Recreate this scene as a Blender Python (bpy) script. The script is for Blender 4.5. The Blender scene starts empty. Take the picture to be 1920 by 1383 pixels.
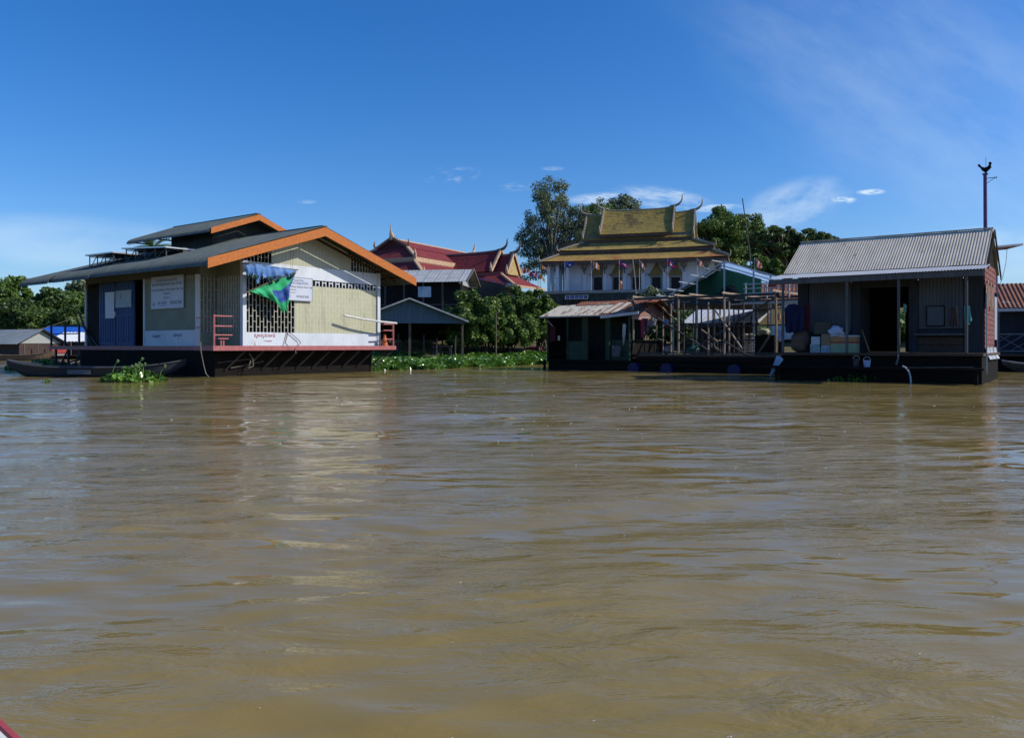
import bpy, math, random
import numpy as np
from mathutils import Vector, Matrix
R = math.radians
sc = bpy.context.scene
COL = sc.collection
H, F = 1.1, 1500.0            # eye height above the water; focal length in photo pixels

# ---------------------------------------------------------------- camera
cd = bpy.data.cameras.new('camera')
cam = bpy.data.objects.new('camera', cd); COL.objects.link(cam)
cam.location = (0, 0, H); cam.rotation_euler = (R(90), 0, 0)
cd.sensor_width = 36; cd.lens = 36 * F / 1920; cd.shift_y = -43.5 / 1920
cd.clip_start = 0.05; cd.clip_end = 8000
sc.camera = cam
# ---------------------------------------------------------------- exposure
sc.view_settings.view_transform = 'Standard'; sc.view_settings.look = 'None'
sc.view_settings.exposure = 0.0; sc.view_settings.gamma = 1
# ---------------------------------------------------------------- sun
SUN = Vector((0.80, -0.083, 0.59)).normalized()
sl = bpy.data.lights.new('sun', 'SUN'); sl.energy = 4.2; sl.angle = R(0.5); sl.color = (1, 0.95, 0.86)
so = bpy.data.objects.new('sun', sl); COL.objects.link(so)
so.rotation_euler = SUN.to_track_quat('Z', 'Y').to_euler(); so.location = (40, -10, 40)
EL = math.asin(SUN.z); AZ = math.atan2(SUN.x, SUN.y)

# ---------------------------------------------------------------- node helper
class NT:
    def __init__(s, nt): s.t = nt; nt.nodes.clear()
    def n(s, typ, **kw):
        nd = s.t.nodes.new(typ)
        for k, v in kw.items():
            if k.startswith('i_'):
                key = k[2:]; key = int(key) if key.isdigit() else key.replace('_', ' ')
                if isinstance(v, bpy.types.NodeSocket): s.t.links.new(v, nd.inputs[key])
                else: nd.inputs[key].default_value = v
            else: setattr(nd, k, v)
        return nd
    def link(s, a, b): s.t.links.new(a, b)
    def math(s, op, a, b=0.0, c=None, clamp=False):
        nd = s.n('ShaderNodeMath', operation=op, use_clamp=clamp)
        for i, v in enumerate((a, b, c)):
            if v is None: continue
            if isinstance(v, bpy.types.NodeSocket): s.link(v, nd.inputs[i])
            else: nd.inputs[i].default_value = v
        return nd.outputs[0]
    def mix(s, f, a, b, mode='MIX'):
        nd = s.n('ShaderNodeMix', data_type='RGBA', blend_type=mode)
        for i, v in ((0, f), (6, a), (7, b)):
            if isinstance(v, bpy.types.NodeSocket): s.link(v, nd.inputs[i])
            else: nd.inputs[i].default_value = v if i == 0 else (*v, 1)[:4]
        return nd.outputs[2]
    def smooth(s, v, lo, hi):
        nd = s.n('ShaderNodeMapRange', interpolation_type='SMOOTHSTEP', clamp=True)
        s.link(v, nd.inputs[0]); nd.inputs[1].default_value = lo; nd.inputs[2].default_value = hi
        return nd.outputs[0]

# ---------------------------------------------------------------- world: sky with thin cloud
wd = bpy.data.worlds.new('World'); sc.world = wd; wd.use_nodes = True
g = NT(wd.node_tree)
sky = g.n('ShaderNodeTexSky', sky_type='NISHITA', sun_disc=False, sun_elevation=EL, sun_rotation=AZ,
          altitude=0, air_density=1.0, dust_density=0.75, ozone_density=3.5)
hs = g.n('ShaderNodeHueSaturation', i_Saturation=1.35, i_Value=1.0, i_Color=sky.outputs[0])
tc = g.n('ShaderNodeTexCoord')
sx = g.n('ShaderNodeSeparateXYZ', i_0=tc.outputs['Generated'])
yy = g.math('MAXIMUM', sx.outputs[1], 0.05)
cu = g.math('DIVIDE', sx.outputs[0], yy); cv = g.math('DIVIDE', sx.outputs[2], yy)
def cloud(px, py, rx, ry, amt, rot=0.0, nscale=(3, 9), seed=0.0, lo=0.35, hi=0.75, det=6):
    """one wisp at a fixed place in the sky"""
    u0, v0 = (px - 960) / F, (648 - py) / F
    du = g.math('SUBTRACT', cu, u0); dv = g.math('SUBTRACT', cv, v0)
    c, s = math.cos(rot), math.sin(rot)
    a = g.math('ADD', g.math('MULTIPLY', du, c), g.math('MULTIPLY', dv, s))
    b = g.math('SUBTRACT', g.math('MULTIPLY', dv, c), g.math('MULTIPLY', du, s))
    q = g.math('ADD', g.math('POWER', g.math('ABSOLUTE', g.math('DIVIDE', a, rx / F)), 2.0),
               g.math('POWER', g.math('ABSOLUTE', g.math('DIVIDE', b, ry / F)), 2.0))
    m = g.math('POWER', g.math('SUBTRACT', 1.0, g.smooth(q, 0.0, 1.0)), 1.0)
    if ry < 12: lo, hi = lo + 0.08, hi + 0.14
    vec = g.n('ShaderNodeCombineXYZ', i_0=g.math('MULTIPLY', a, nscale[0]), i_1=g.math('MULTIPLY', b, nscale[1]), i_2=seed)
    nz = g.n('ShaderNodeTexNoise', i_Vector=vec.outputs[0], i_Scale=5.0, i_Detail=det, i_Roughness=0.62)
    nf = g.smooth(nz.outputs[0], lo, hi)
    front = g.math('GREATER_THAN', sx.outputs[1], 0.02)
    return g.math('MULTIPLY', g.math('MULTIPLY', m, nf), g.math('MULTIPLY', front, amt))
parts = [cloud(1760, 190, 620, 260, 0.17, -0.5, (1.0, 2.4), 3.1, 0.2, 0.8, 5),
         cloud(1800, 60, 700, 200, 0.10, -0.2, (1.0, 1.8), 13.1, 0.1, 0.9, 3),
         cloud(1490, 385, 130, 55, 0.38, 0.30, (3, 7), 7.7, 0.25, 0.7, 4),
         cloud(1140, 372, 90, 14, 0.6, 0.04, (6, 26), 1.3, 0.3, 0.62),
         cloud(1240, 372, 110, 26, 0.42, -0.12, (5, 16), 2.2, 0.35, 0.66),
         cloud(1255, 360, 40, 10, 0.7, 0.0, (7, 20), 4.8, 0.3, 0.6),
         cloud(1345, 390, 62, 9, 0.85, 0.05, (6, 20), 5.5, 0.25, 0.55),
         cloud(1580, 375, 30, 9, 0.85, 0.0, (14, 40), 6.1, 0.2, 0.5),
         cloud(1633, 360, 34, 7, 0.8, 0.03, (14, 44), 8.4, 0.2, 0.5),
         cloud(970, 350, 60, 10, 0.3, 0.05, (6, 22), 9.9, 0.35, 0.6),
         cloud(1036, 316, 26, 5, 0.2, 0.0, (9, 20), 9.1, 0.2, 0.5),
         cloud(850, 330, 60, 26, 0.2, 0.2, (9, 22), 11.4, 0.5, 0.7),
         cloud(575, 378, 24, 5, 0.25, 0.0, (9, 20), 12.1, 0.25, 0.5),
         cloud(120, 455, 330, 62, 0.28, -0.05, (1.5, 3.5), 15.0, 0.0, 0.8, 3),
         cloud(1880, 470, 180, 60, 0.35, 0.0, (2, 4), 16.0, 0.1, 0.8, 4)]
tot = parts[0]
for p in parts[1:]: tot = g.math('MAXIMUM', tot, p)
skt = g.mix(1.0, hs.outputs[0], (0.92, 1.04, 1.30), 'MULTIPLY')
skc = g.mix(tot, skt, (7.4, 8.5, 9.2))
bg = g.n('ShaderNodeBackground', i_Color=skc, i_Strength=0.116)
wo = g.n('ShaderNodeOutputWorld', i_Surface=bg.outputs[0])

# ---------------------------------------------------------------- materials
MATS = {}
def mat(name, c1, c2=None, rough=0.75, scale=4, stretch=(1, 1, 1), metal=0.0, bump=0.0, bscale=None,
        c3=None, c3t=0.58, c3s=None, spec=0.22, trans=0.0, island=0.0):
    if name in MATS: return MATS[name]
    m = bpy.data.materials.new(name); m.use_nodes = True; MATS[name] = m
    q = NT(m.node_tree)
    tc = q.n('ShaderNodeTexCoord')
    mp = q.n('ShaderNodeMapping', i_Vector=tc.outputs['Object']); mp.inputs['Scale'].default_value = stretch
    nz = q.n('ShaderNodeTexNoise', i_Vector=mp.outputs[0], i_Scale=scale, i_Detail=8, i_Roughness=0.65)
    if c2 is None: c2 = tuple(c * 0.72 for c in c1)
    col = q.mix(q.smooth(nz.outputs[0], 0.34, 0.66), c1, c2)
    if c3 is not None:
        mp2 = q.n('ShaderNodeMapping', i_Vector=tc.outputs['Object']); mp2.inputs['Scale'].default_value = stretch
        mp2.inputs['Location'].default_value = (7.3, 2.1, 5.5)
        n2 = q.n('ShaderNodeTexNoise', i_Vector=mp2.outputs[0], i_Scale=c3s or scale * 0.6, i_Detail=7, i_Roughness=0.7)
        col = q.mix(q.smooth(n2.outputs[0], c3t - 0.03, c3t + 0.08), col, c3)
    if island:
        ge = q.n('ShaderNodeNewGeometry')
        v = q.math('ADD', 1 - island, q.math('MULTIPLY', ge.outputs['Random Per Island'], 2 * island))
        cb = q.n('ShaderNodeCombineColor', i_0=v, i_1=v, i_2=v)
        col = q.mix(1.0, col, cb.outputs[0], 'MULTIPLY')
    pb = q.n('ShaderNodeBsdfPrincipled', i_Roughness=rough, i_Metallic=metal)
    pb.inputs['Specular IOR Level'].default_value = spec
    q.link(col, pb.inputs['Base Color'])
    if bump:
        nb = q.n('ShaderNodeTexNoise', i_Vector=mp.outputs[0], i_Scale=bscale or scale * 4, i_Detail=5)
        bp = q.n('ShaderNodeBump', i_Strength=bump, i_Distance=0.02, i_Height=nb.outputs[0])
        q.link(bp.outputs[0], pb.inputs['Normal'])
    sh = pb.outputs[0]
    if trans:
        tr = q.n('ShaderNodeBsdfTranslucent', i_Color=col)
        sh = q.n('ShaderNodeMixShader', i_0=trans, i_1=pb.outputs[0], i_2=tr.outputs[0]).outputs[0]
    q.n('ShaderNodeOutputMaterial', i_Surface=sh)
    return m

def leaf_mat(name, dark, light, trans=0.25, rough=0.5, spec=0.35, big=0.35):
    """leaves: colour differs leaf by leaf and clump by clump"""
    if name in MATS: return MATS[name]
    m = bpy.data.materials.new(name); m.use_nodes = True; MATS[name] = m
    q = NT(m.node_tree)
    ge = q.n('ShaderNodeNewGeometry'); tc = q.n('ShaderNodeTexCoord')
    nz = q.n('ShaderNodeTexNoise', i_Vector=tc.outputs['Object'], i_Scale=big, i_Detail=3)
    f = q.math('ADD', q.math('MULTIPLY', ge.outputs['Random Per Island'], 0.6),
               q.math('MULTIPLY', q.smooth(nz.outputs[0], 0.35, 0.65), 0.4))
    col = q.mix(f, dark, light)
    pb = q.n('ShaderNodeBsdfPrincipled', i_Roughness=rough); pb.inputs['Specular IOR Level'].default_value = spec
    q.link(col, pb.inputs['Base Color'])
    tr = q.n('ShaderNodeBsdfTranslucent', i_Color=col)
    sh = q.n('ShaderNodeMixShader', i_0=trans, i_1=pb.outputs[0], i_2=tr.outputs[0])
    q.n('ShaderNodeOutputMaterial', i_Surface=sh.outputs[0])
    return m

def block_mat(name, base, line, bw, bh, mortar=0.012, vertical=True, spec=0.4, rough=0.5, axes='xz', bump=0.2, base2=None):
    """sheet or tiles with a brick-like joint pattern"""
    if name in MATS: return MATS[name]
    m = bpy.data.materials.new(name); m.use_nodes = True; MATS[name] = m
    q = NT(m.node_tree)
    tc = q.n('ShaderNodeTexCoord'); s = q.n('ShaderNodeSeparateXYZ', i_0=tc.outputs['Object'])
    ax = {'x': s.outputs[0], 'y': s.outputs[1], 'z': s.outputs[2]}
    a, b = ax[axes[0]], ax[axes[1]]
    v = q.n('ShaderNodeCombineXYZ', i_0=b if vertical else a, i_1=a if vertical else b)
    br = q.n('ShaderNodeTexBrick', i_Vector=v.outputs[0], i_Scale=1.0, offset=0.5)
    br.inputs['Mortar Size'].default_value = mortar; br.inputs['Mortar Smooth'].default_value = 0.3
    br.inputs['Brick Width'].default_value = bh if vertical else bw; br.inputs['Row Height'].default_value = bw if vertical else bh
    nz = q.n('ShaderNodeTexNoise', i_Vector=tc.outputs['Object'], i_Scale=1.3, i_Detail=7, i_Roughness=0.7)
    c = q.mix(q.smooth(nz.outputs[0], 0.3, 0.7), base, base2 or tuple(x * 0.85 for x in base))
    mg = q.n('ShaderNodeMapping', i_Vector=tc.outputs['Object']); mg.inputs['Scale'].default_value = (2.2, 2.2, 0.35)
    ng = q.n('ShaderNodeTexNoise', i_Vector=mg.outputs[0], i_Scale=1.6, i_Detail=8, i_Roughness=0.7)
    c = q.mix(br.outputs['Fac'], c, line)
    c = q.mix(q.math('MULTIPLY', q.smooth(ng.outputs[0], 0.52, 0.70), 0.5), c, tuple(x * 0.5 for x in base))
    pb = q.n('ShaderNodeBsdfPrincipled', i_Roughness=rough); pb.inputs['Specular IOR Level'].default_value = spec
    q.link(c, pb.inputs['Base Color'])
    bp = q.n('ShaderNodeBump', i_Strength=bump, i_Distance=0.01, i_Height=br.outputs['Fac']); q.link(bp.outputs[0], pb.inputs['Normal'])
    q.n('ShaderNodeOutputMaterial', i_Surface=pb.outputs[0])
    return m

# ---------------------------------------------------------------- mesh helpers
class MB:
    def __init__(s): s.v = []; s.f = []; s.m = []
    def add(s, vs, fs, mi=0):
        o = len(s.v); s.v += [tuple(v) for v in vs]
        s.f += [tuple(i + o for i in f) for f in fs]; s.m += [mi] * len(fs); return s
    def box(s, x0, x1, y0, y1, z0, z1, mi=0):
        vs = [(x, y, z) for z in (z0, z1) for y in (y0, y1) for x in (x0, x1)]
        return s.add(vs, [(0, 2, 3, 1), (4, 5, 7, 6), (0, 1, 5, 4), (2, 6, 7, 3), (0, 4, 6, 2), (1, 3, 7, 5)], mi)
    def bar(s, p, q, w, h=None, up=(0, 0, 1), mi=0):
        p, q = Vector(p), Vector(q); d = (q - p).normalized(); h = h or w
        u = Vector(up)
        if abs(d.dot(u)) > 0.98: u = Vector((1, 0, 0))
        a = d.cross(u).normalized() * w / 2; b = a.cross(d).normalized() * h / 2
        vs = [e + i * a + j * b for e in (p, q) for i, j in ((-1, -1), (1, -1), (1, 1), (-1, 1))]
        return s.add(vs, [(3, 2, 1, 0), (4, 5, 6, 7), (0, 1, 5, 4), (1, 2, 6, 5), (2, 3, 7, 6), (3, 0, 4, 7)], mi)
    def tube(s, pts, r, n=8, mi=0, cap=True):
        pts = [Vector(p) for p in pts]; k = len(pts)
        rs = r if isinstance(r, (list, tuple)) else [r] * k
        vs = []; prev = None
        for i, p in enumerate(pts):
            d = (pts[min(i + 1, k - 1)] - pts[max(i - 1, 0)]).normalized()
            ref = Vector((0, 0, 1)) if abs(d.z) < 0.9 else Vector((1, 0, 0))
            a = d.cross(ref).normalized()
            if prev is not None:
                a = (prev - d * prev.dot(d)).normalized()
            prev = a; b = d.cross(a)
            for j in range(n):
                t = 2 * math.pi * j / n; vs.append(p + (a * math.cos(t) + b * math.sin(t)) * rs[i])
        fs = [(i * n + j, i * n + (j + 1) % n, (i + 1) * n + (j + 1) % n, (i + 1) * n + j) for i in range(k - 1) for j in range(n)]
        if cap: fs += [tuple(range(n - 1, -1, -1)), tuple((k - 1) * n + j for j in range(n))]
        return s.add(vs, fs, mi)
    def slab(s, pts, off, mi=0):
        n = len(pts); off = Vector(off); a = [Vector(p) for p in pts]
        vs = a + [p + off for p in a]
        fs = [tuple(range(n - 1, -1, -1)), tuple(range(n, 2 * n))] + [(i, (i + 1) % n, n + (i + 1) % n, n + i) for i in range(n)]
        return s.add(vs, fs, mi)
    def grid(s, fn, nu, nv, mi=0):
        vs = [fn(i / nu, j / nv) for i in range(nu + 1) for j in range(nv + 1)]
        o = len(s.v); s.v += [tuple(v) for v in vs]
        for i in range(nu):
            for j in range(nv):
                a = o + i * (nv + 1) + j
                s.f.append((a, a + nv + 1, a + nv + 2, a + 1)); s.m.append(mi(i / nu, j / nv) if callable(mi) else mi)
        return s
    def corr(s, prof, a0, a1, pitch=0.2, amp=0.02, axis='y', mi=0, jag=0.0, seg=6):
        """corrugated sheet: prof = (across, z) points, ribs repeat along axis"""
        n = max(2, int((a1 - a0) / pitch * seg)); k = len(prof); vs = []; rr = random.Random(int(abs(a0) * 97 + k))
        nor = []
        for i in range(k):
            p, q = prof[max(i - 1, 0)], prof[min(i + 1, k - 1)]
            d = Vector((q[0] - p[0], q[1] - p[1])).normalized(); nor.append((-d.y, d.x) if d.x > 0 else (d.y, -d.x))
        jj = 0
        for c in range(n + 1):
            a = a0 + (a1 - a0) * c / n; h = amp * math.sin(2 * math.pi * a / pitch)
            if c % (seg * 5) == 0: jj = rr.uniform(-1, 1) * jag
            for i, (x, z) in enumerate(prof):
                x2 = x + nor[i][0] * h; z2 = z + nor[i][1] * h
                if i == 0 or i == k - 1:
                    d = Vector((prof[i][0] - prof[1 if i == 0 else k - 2][0], prof[i][1] - prof[1 if i == 0 else k - 2][1])).normalized()
                    x2 += d.x * jj; z2 += d.y * jj
                vs.append((x2, a, z2) if axis == 'y' else (a, x2, z2))
        fs = [(c * k + i, (c + 1) * k + i, (c + 1) * k + i + 1, c * k + i + 1) for c in range(n) for i in range(k - 1)]
        return s.add(vs, fs, mi)
    def build(s, name, mats, parent=None, smooth=False, thick=0.0, loc=None, rz=0.0):
        me = bpy.data.meshes.new(name); me.from_pydata(s.v, [], s.f); me.update()
        if not isinstance(mats, (list, tuple)): mats = [mats]
        for m in mats: me.materials.append(m)
        if len(mats) > 1: me.polygons.foreach_set('material_index', s.m)
        if smooth: me.polygons.foreach_set('use_smooth', [True] * len(me.polygons))
        o = bpy.data.objects.new(name, me); COL.objects.link(o)
        if parent: o.parent = parent
        if loc is not None: o.location = loc
        o.rotation_euler.z = rz
        if thick:
            md = o.modifiers.new('Solidify', 'SOLIDIFY'); md.thickness = thick; md.offset = -1
        return o

def np_mesh(name, V, Q, m, parent=None, smooth=False):
    V = np.asarray(V, np.float32); Q = np.asarray(Q, np.int32); me = bpy.data.meshes.new(name)
    k = Q.shape[1]
    me.vertices.add(len(V)); me.vertices.foreach_set('co', V.ravel())
    me.loops.add(Q.size); me.loops.foreach_set('vertex_index', Q.ravel())
    me.polygons.add(len(Q)); me.polygons.foreach_set('loop_start', np.arange(len(Q), dtype=np.int32) * k)
    try: me.polygons.foreach_set('loop_total', np.full(len(Q), k, np.int32))
    except Exception: pass
    if smooth: me.polygons.foreach_set('use_smooth', np.ones(len(Q), bool))
    me.update(calc_edges=True); me.validate()
    me.materials.append(m)
    o = bpy.data.objects.new(name, me); COL.objects.link(o)
    if parent: o.parent = parent
    return o

def tag(o, label=None, cat=None, group=None, kind=None):
    if label: o['label'] = label
    if cat: o['category'] = cat
    if group: o['group'] = group
    if kind: o['kind'] = kind
    return o
def thing(name, label, cat, loc=(0, 0, 0), rz=0.0, group=None):
    o = bpy.data.objects.new(name, None); COL.objects.link(o); o.empty_display_size = 0.3
    o.location = loc; o.rotation_euler.z = rz
    return tag(o, label, cat, group)

class Fr:
    """a ground frame: local x along the front, y back; finds where a photo sight line meets one of its planes"""
    def __init__(s, x, y, deg): s.x, s.y, s.rz = x, y, R(deg); s.c, s.s = math.cos(s.rz), math.sin(s.rz)
    def w(s, p): return Vector((s.x + s.c * p[0] - s.s * p[1], s.y + s.s * p[0] + s.c * p[1], p[2]))
    def loc(s): return (s.x, s.y, 0)
    def l(s, p):
        dx, dy = p[0] - s.x, p[1] - s.y
        return Vector((s.c * dx + s.s * dy, -s.s * dx + s.c * dy, p[2]))
    def hy(s, px, py, yv):
        k = (px - 960) / F; x = (k * (s.y + s.c * yv) - s.x + s.s * yv) / (s.c - k * s.s)
        return Vector((x, yv, H + (648 - py) / F * (s.y + s.s * x + s.c * yv)))
    def hx(s, px, py, xv):
        k = (px - 960) / F; y = (s.x + s.c * xv - k * (s.y + s.s * xv)) / (s.s + k * s.c)
        return Vector((xv, y, H + (648 - py) / F * (s.y + s.s * xv + s.c * y)))
def Wp(px, py, Y): return Vector(((px - 960) / F * Y, Y, H + (648 - py) / F * Y))

def text_into(mb, txt, x, z, size, align='CENTER', mi=0, y=0.0, sx=1.0):
    cu = bpy.data.curves.new('t', 'FONT'); cu.body = txt; cu.size = size; cu.align_x = align
    ob = bpy.data.objects.new('t', cu); COL.objects.link(ob)
    dg = bpy.context.evaluated_depsgraph_get(); me = bpy.data.meshes.new_from_object(ob.evaluated_get(dg))
    vs = [(x + v.co.x * sx, y, z + v.co.y) for v in me.vertices]; fs = [tuple(p.vertices) for p in me.polygons]
    if fs: mb.add(vs, fs, mi)
    bpy.data.objects.remove(ob); bpy.data.curves.remove(cu); bpy.data.meshes.remove(me)

def cloth(mb, top, bot, nv=8, fold=0.05, nf=6, seed=1, mi=0, axis=1, rag=0.0, sub=6):
    """hanging cloth between an upper and a lower edge given as point lists"""
    rr = random.Random(seed); ph = [rr.uniform(0, 6.28) for _ in range(3)]
    def at(L, t):
        f = t * (len(L) - 1); i = min(int(f), len(L) - 2); return Vector(L[i]).lerp(Vector(L[i + 1]), f - i)
    n = (len(top) - 1) * sub
    jit = [rr.uniform(-rag, rag) for _ in range(n + 1)]
    def fn(u, v):
        p = at(top, u).lerp(at(bot, u), v * (1 + jit[int(round(u * n))] * (v > 0.6)))
        d = fold * v ** 0.6 * (math.sin(u * nf * 6.28 + ph[0] + v * 2) + 0.5 * math.sin(u * nf * 11 + ph[1] - v * 3) + 0.4 * math.sin(v * 7 + ph[2]))
        p[axis] += d; return p
    return mb.grid(fn, n, nv, mi)
rng = np.random.default_rng(7)
# ================================================================ ground
def bank_y(x): return np.interp(x, [-500, -70, -40, -24, -14, -7, 3, 8, 22, 40, 500], [64, 68, 72, 70, 60, 48, 53, 55, 54, 50, 50])
def ground_z(x, y):
    d = y - bank_y(x)
    return np.interp(d, [-30, -8, -2, 0, 3, 10, 18, 27, 36, 60], [-4, -3, -0.6, 0.05, 0.7, 1.4, 2.3, 4.2, 5.4, 6])
gx = np.unique(np.concatenate([np.linspace(-4000, -120, 14), np.linspace(-120, 120, 241), np.linspace(120, 4000, 14)]))
gy = np.unique(np.concatenate([np.linspace(-3000, 20, 6), np.linspace(20, 120, 141), np.linspace(120, 6000, 14)]))
GX, GY = np.meshgrid(gx, gy)
GZ = ground_z(GX, GY)
GZ += (GZ > -0.5) * (0.09 * np.sin(GX * 0.9 + 1.3 * np.sin(GY * 0.5)) + 0.07 * np.sin(GY * 1.7 + GX * 0.6)) * np.clip(GZ, 0, 1)
n1, n2 = len(gx), len(gy)
idx = np.arange(n1 * n2).reshape(n2, n1)
Q = np.stack([idx[:-1, :-1], idx[:-1, 1:], idx[1:, 1:], idx[1:, :-1]], -1).reshape(-1, 4)
M_ground = mat('bank_earth', (0.155, 0.115, 0.06), (0.10, 0.085, 0.035), 0.95, 0.5, c3=(0.09, 0.105, 0.03), c3t=0.52, c3s=0.9, bump=0.6, bscale=6)
tag(np_mesh('ground', np.stack([GX, GY, GZ], -1).reshape(-1, 3), Q, M_ground, smooth=True), kind='structure')

# ================================================================ water
def steps(lo, hi, s0, k):
    out = [lo]
    while out[-1] < hi: out.append(out[-1] + max(s0, abs(out[-1]) * k))
    return out
wy = np.array([-200, -60, -20, -8, -4, -2] + steps(-1.0, 1.0, 0.15, 0) + steps(1.2, 75, 0.038, 0.0062) + [95, 130, 200, 400, 1500])
half = np.array(steps(0.0, 48, 0.05, 0.0125)); half = np.append(half, [55, 70, 100, 180, 400, 1500])
wx = np.concatenate([-half[:0:-1], half])
WX, WY = np.meshgrid(wx, wy)
sp = np.maximum(np.gradient(wy)[:, None], 0.0) * np.ones_like(WX)
spx = np.gradient(wx)[None, :] * np.ones_like(WX); sp = np.maximum(sp, spx)
WZ = np.zeros_like(WX)
ax_ = WX + 0.5 * np.sin(WY * 0.37 + 0.3) + 0.35 * np.sin(WX * 0.31 + WY * 0.23) + 0.12 * np.sin(WY * 1.3 + WX * 0.9)
ay_ = WY + 0.45 * np.sin(WX * 0.29 + 1.0) + 0.3 * np.sin(WY * 0.41 - WX * 0.17) + 0.1 * np.sin(WX * 1.5 - WY * 0.8)
gust = 0.62 + 0.38 * np.sin(WX * 0.33 + 1.7 * np.sin(WY * 0.21) + 0.8) * np.sin(WY * 0.47 + 1.1 * np.sin(WX * 0.27))
gust2 = 0.6 + 0.4 * np.sin(WX * 0.9 + 2 * np.sin(WY * 0.6)) * np.sin(WY * 1.1 + 1.4 * np.sin(WX * 0.7))
for i in range(64):
    if i < 14: lam, slope = rng.uniform(1.2, 4.2), 0.0075
    elif i < 34: lam, slope = rng.uniform(0.35, 1.1), 0.0125
    else: lam, slope = rng.uniform(0.15, 0.42), 0.0195
    th = math.pi / 2 + (rng.normal(0, 0.3) if i % 2 else rng.choice([-.42, .42]) + rng.normal(0, .12)) + (math.pi if rng.random() < 0.3 else 0)
    k = 2 * math.pi / lam; a = slope / k
    ph = (ax_ * math.cos(th) + ay_ * math.sin(th)) * k + rng.uniform(0, 6.28)
    w = np.clip((lam / sp - 2.5) / 3.0, 0, 1)
    env = 1.0 if i < 14 else (gust if i % 2 else gust2)
    s = np.sin(ph + 0.25 * np.sin(ph)) if i < 24 or i % 3 == 0 else 1.2 - 2.2 * np.abs(np.sin(ph / 2)) ** 0.85
    WZ += a * s * w * env
n1, n2 = len(wx), len(wy)
idx = np.arange(n1 * n2).reshape(n2, n1)
Q = np.stack([idx[:-1, :-1], idx[:-1, 1:], idx[1:, 1:], idx[1:, :-1]], -1).reshape(-1, 4)
mw = bpy.data.materials.new('muddy_water'); mw.use_nodes = True
q = NT(mw.node_tree)
tcw = q.n('ShaderNodeTexCoord')
nz = q.n('ShaderNodeTexNoise', i_Vector=tcw.outputs['Object'], i_Scale=0.16, i_Detail=5, i_Roughness=0.6)
cw = q.mix(q.smooth(nz.outputs[0], 0.3, 0.7), (0.244, 0.176, 0.056), (0.208, 0.154, 0.054))
pw = q.n('ShaderNodeBsdfPrincipled', i_Roughness=0.045, i_IOR=1.33)
pw.inputs['Specular IOR Level'].default_value = 0.34
q.link(cw, pw.inputs['Base Color'])
mpw = q.n('ShaderNodeMapping', i_Vector=tcw.outputs['Object']); mpw.inputs['Scale'].default_value = (0.38, 1.0, 1.0)
mpw.inputs['Rotation'].default_value = (0, 0, 0.15)
b1 = q.n('ShaderNodeTexNoise', i_Vector=mpw.outputs[0], i_Scale=5.0, i_Detail=5, i_Roughness=0.55, i_Distortion=0.4)
b2 = q.n('ShaderNodeTexNoise', i_Vector=mpw.outputs[0], i_Scale=1.6, i_Detail=3, i_Roughness=0.5, i_Distortion=0.3)
gs = q.n('ShaderNodeTexNoise', i_Vector=tcw.outputs['Object'], i_Scale=0.45, i_Detail=3)
hgt = q.math('ADD', q.math('MULTIPLY', q.math('MULTIPLY', b1.outputs[0], 0.05), q.smooth(gs.outputs[0], 0.35, 0.65)), q.math('MULTIPLY', b2.outputs[0], 0.05))
bw = q.n('ShaderNodeBump', i_Strength=1.0, i_Distance=1.0, i_Height=hgt); q.link(bw.outputs[0], pw.inputs['Normal'])
q.n('ShaderNodeOutputMaterial', i_Surface=pw.outputs[0])
tag(np_mesh('river_water', np.stack([WX, WY, WZ], -1).reshape(-1, 3), Q, mw, smooth=True), kind='structure')

# flecks of foam drifting on the surface
fr_ = np.random.default_rng(5); fm = MB(); octa = [(1, 0, 0), (0, 1, 0), (-1, 0, 0), (0, -1, 0), (0, 0, .6), (0, 0, -.6)]
for k in range(125):
    if k < 45: x0, y0 = fr_.uniform(-1.35, -.75), fr_.uniform(1.75, 2.15)
    else: y0 = 2.2 + 16 * fr_.random() ** 1.3; x0 = y0 * fr_.uniform(-.45, .62)
    rd = fr_.uniform(.0016, .0034) * (.8 if k < 45 else max(.6, y0 * .19))
    for j in range(fr_.integers(1, 4)):
        dx, dy = fr_.normal(0, rd * 1.6, 2); zz = float(WZ[np.searchsorted(wy, y0 + dy), np.searchsorted(wx, x0 + dx)])
        fm.add([(x0 + dx + a * rd * 1.5, y0 + dy + b * rd, zz + c * rd + .002) for a, b, c in octa], [(0, 1, 4), (1, 2, 4), (2, 3, 4), (3, 0, 4), (1, 0, 5), (2, 1, 5), (3, 2, 5), (0, 3, 5)])
tag(fm.build('foam_flecks', mat('white_foam', (0.8, 0.8, 0.78), (0.75, 0.75, 0.72), 0.3, 3)), 'tiny white flecks of foam scattered over the brown water', 'foam', kind='stuff')

# ================================================================ common materials
M_green_roof = mat('weathered_green_sheet', (0.115, 0.135, 0.125), (0.08, 0.096, 0.088), 0.6, 2.0, (1, 3, 1), c3=(0.15, 0.15, 0.13), c3t=0.6, spec=0.25)
M_orange = mat('orange_painted_board', (0.52, 0.165, 0.035), (0.40, 0.115, 0.022), 0.6, 2.5, (5, 1, 5), c3=(0.30, 0.15, 0.08), c3t=0.60, c3s=3, bump=0.3)
M_white = mat('white_painted_board', (0.64, 0.67, 0.70), (0.54, 0.57, 0.60), 0.6, 1.5, (1, 1, .45), c3=(0.34, 0.31, 0.27), c3t=0.63, c3s=3.4)
M_lattice = mat('pale_lattice_bars', (0.60, 0.59, 0.50), (0.50, 0.48, 0.39), 0.6, 3)
M_beige = mat('green_beige_board', (0.25, 0.26, 0.19), (0.205, 0.215, 0.155), 0.7, 1.2, c3=(0.2, 0.2, 0.15), c3t=0.7, c3s=4)
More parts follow.
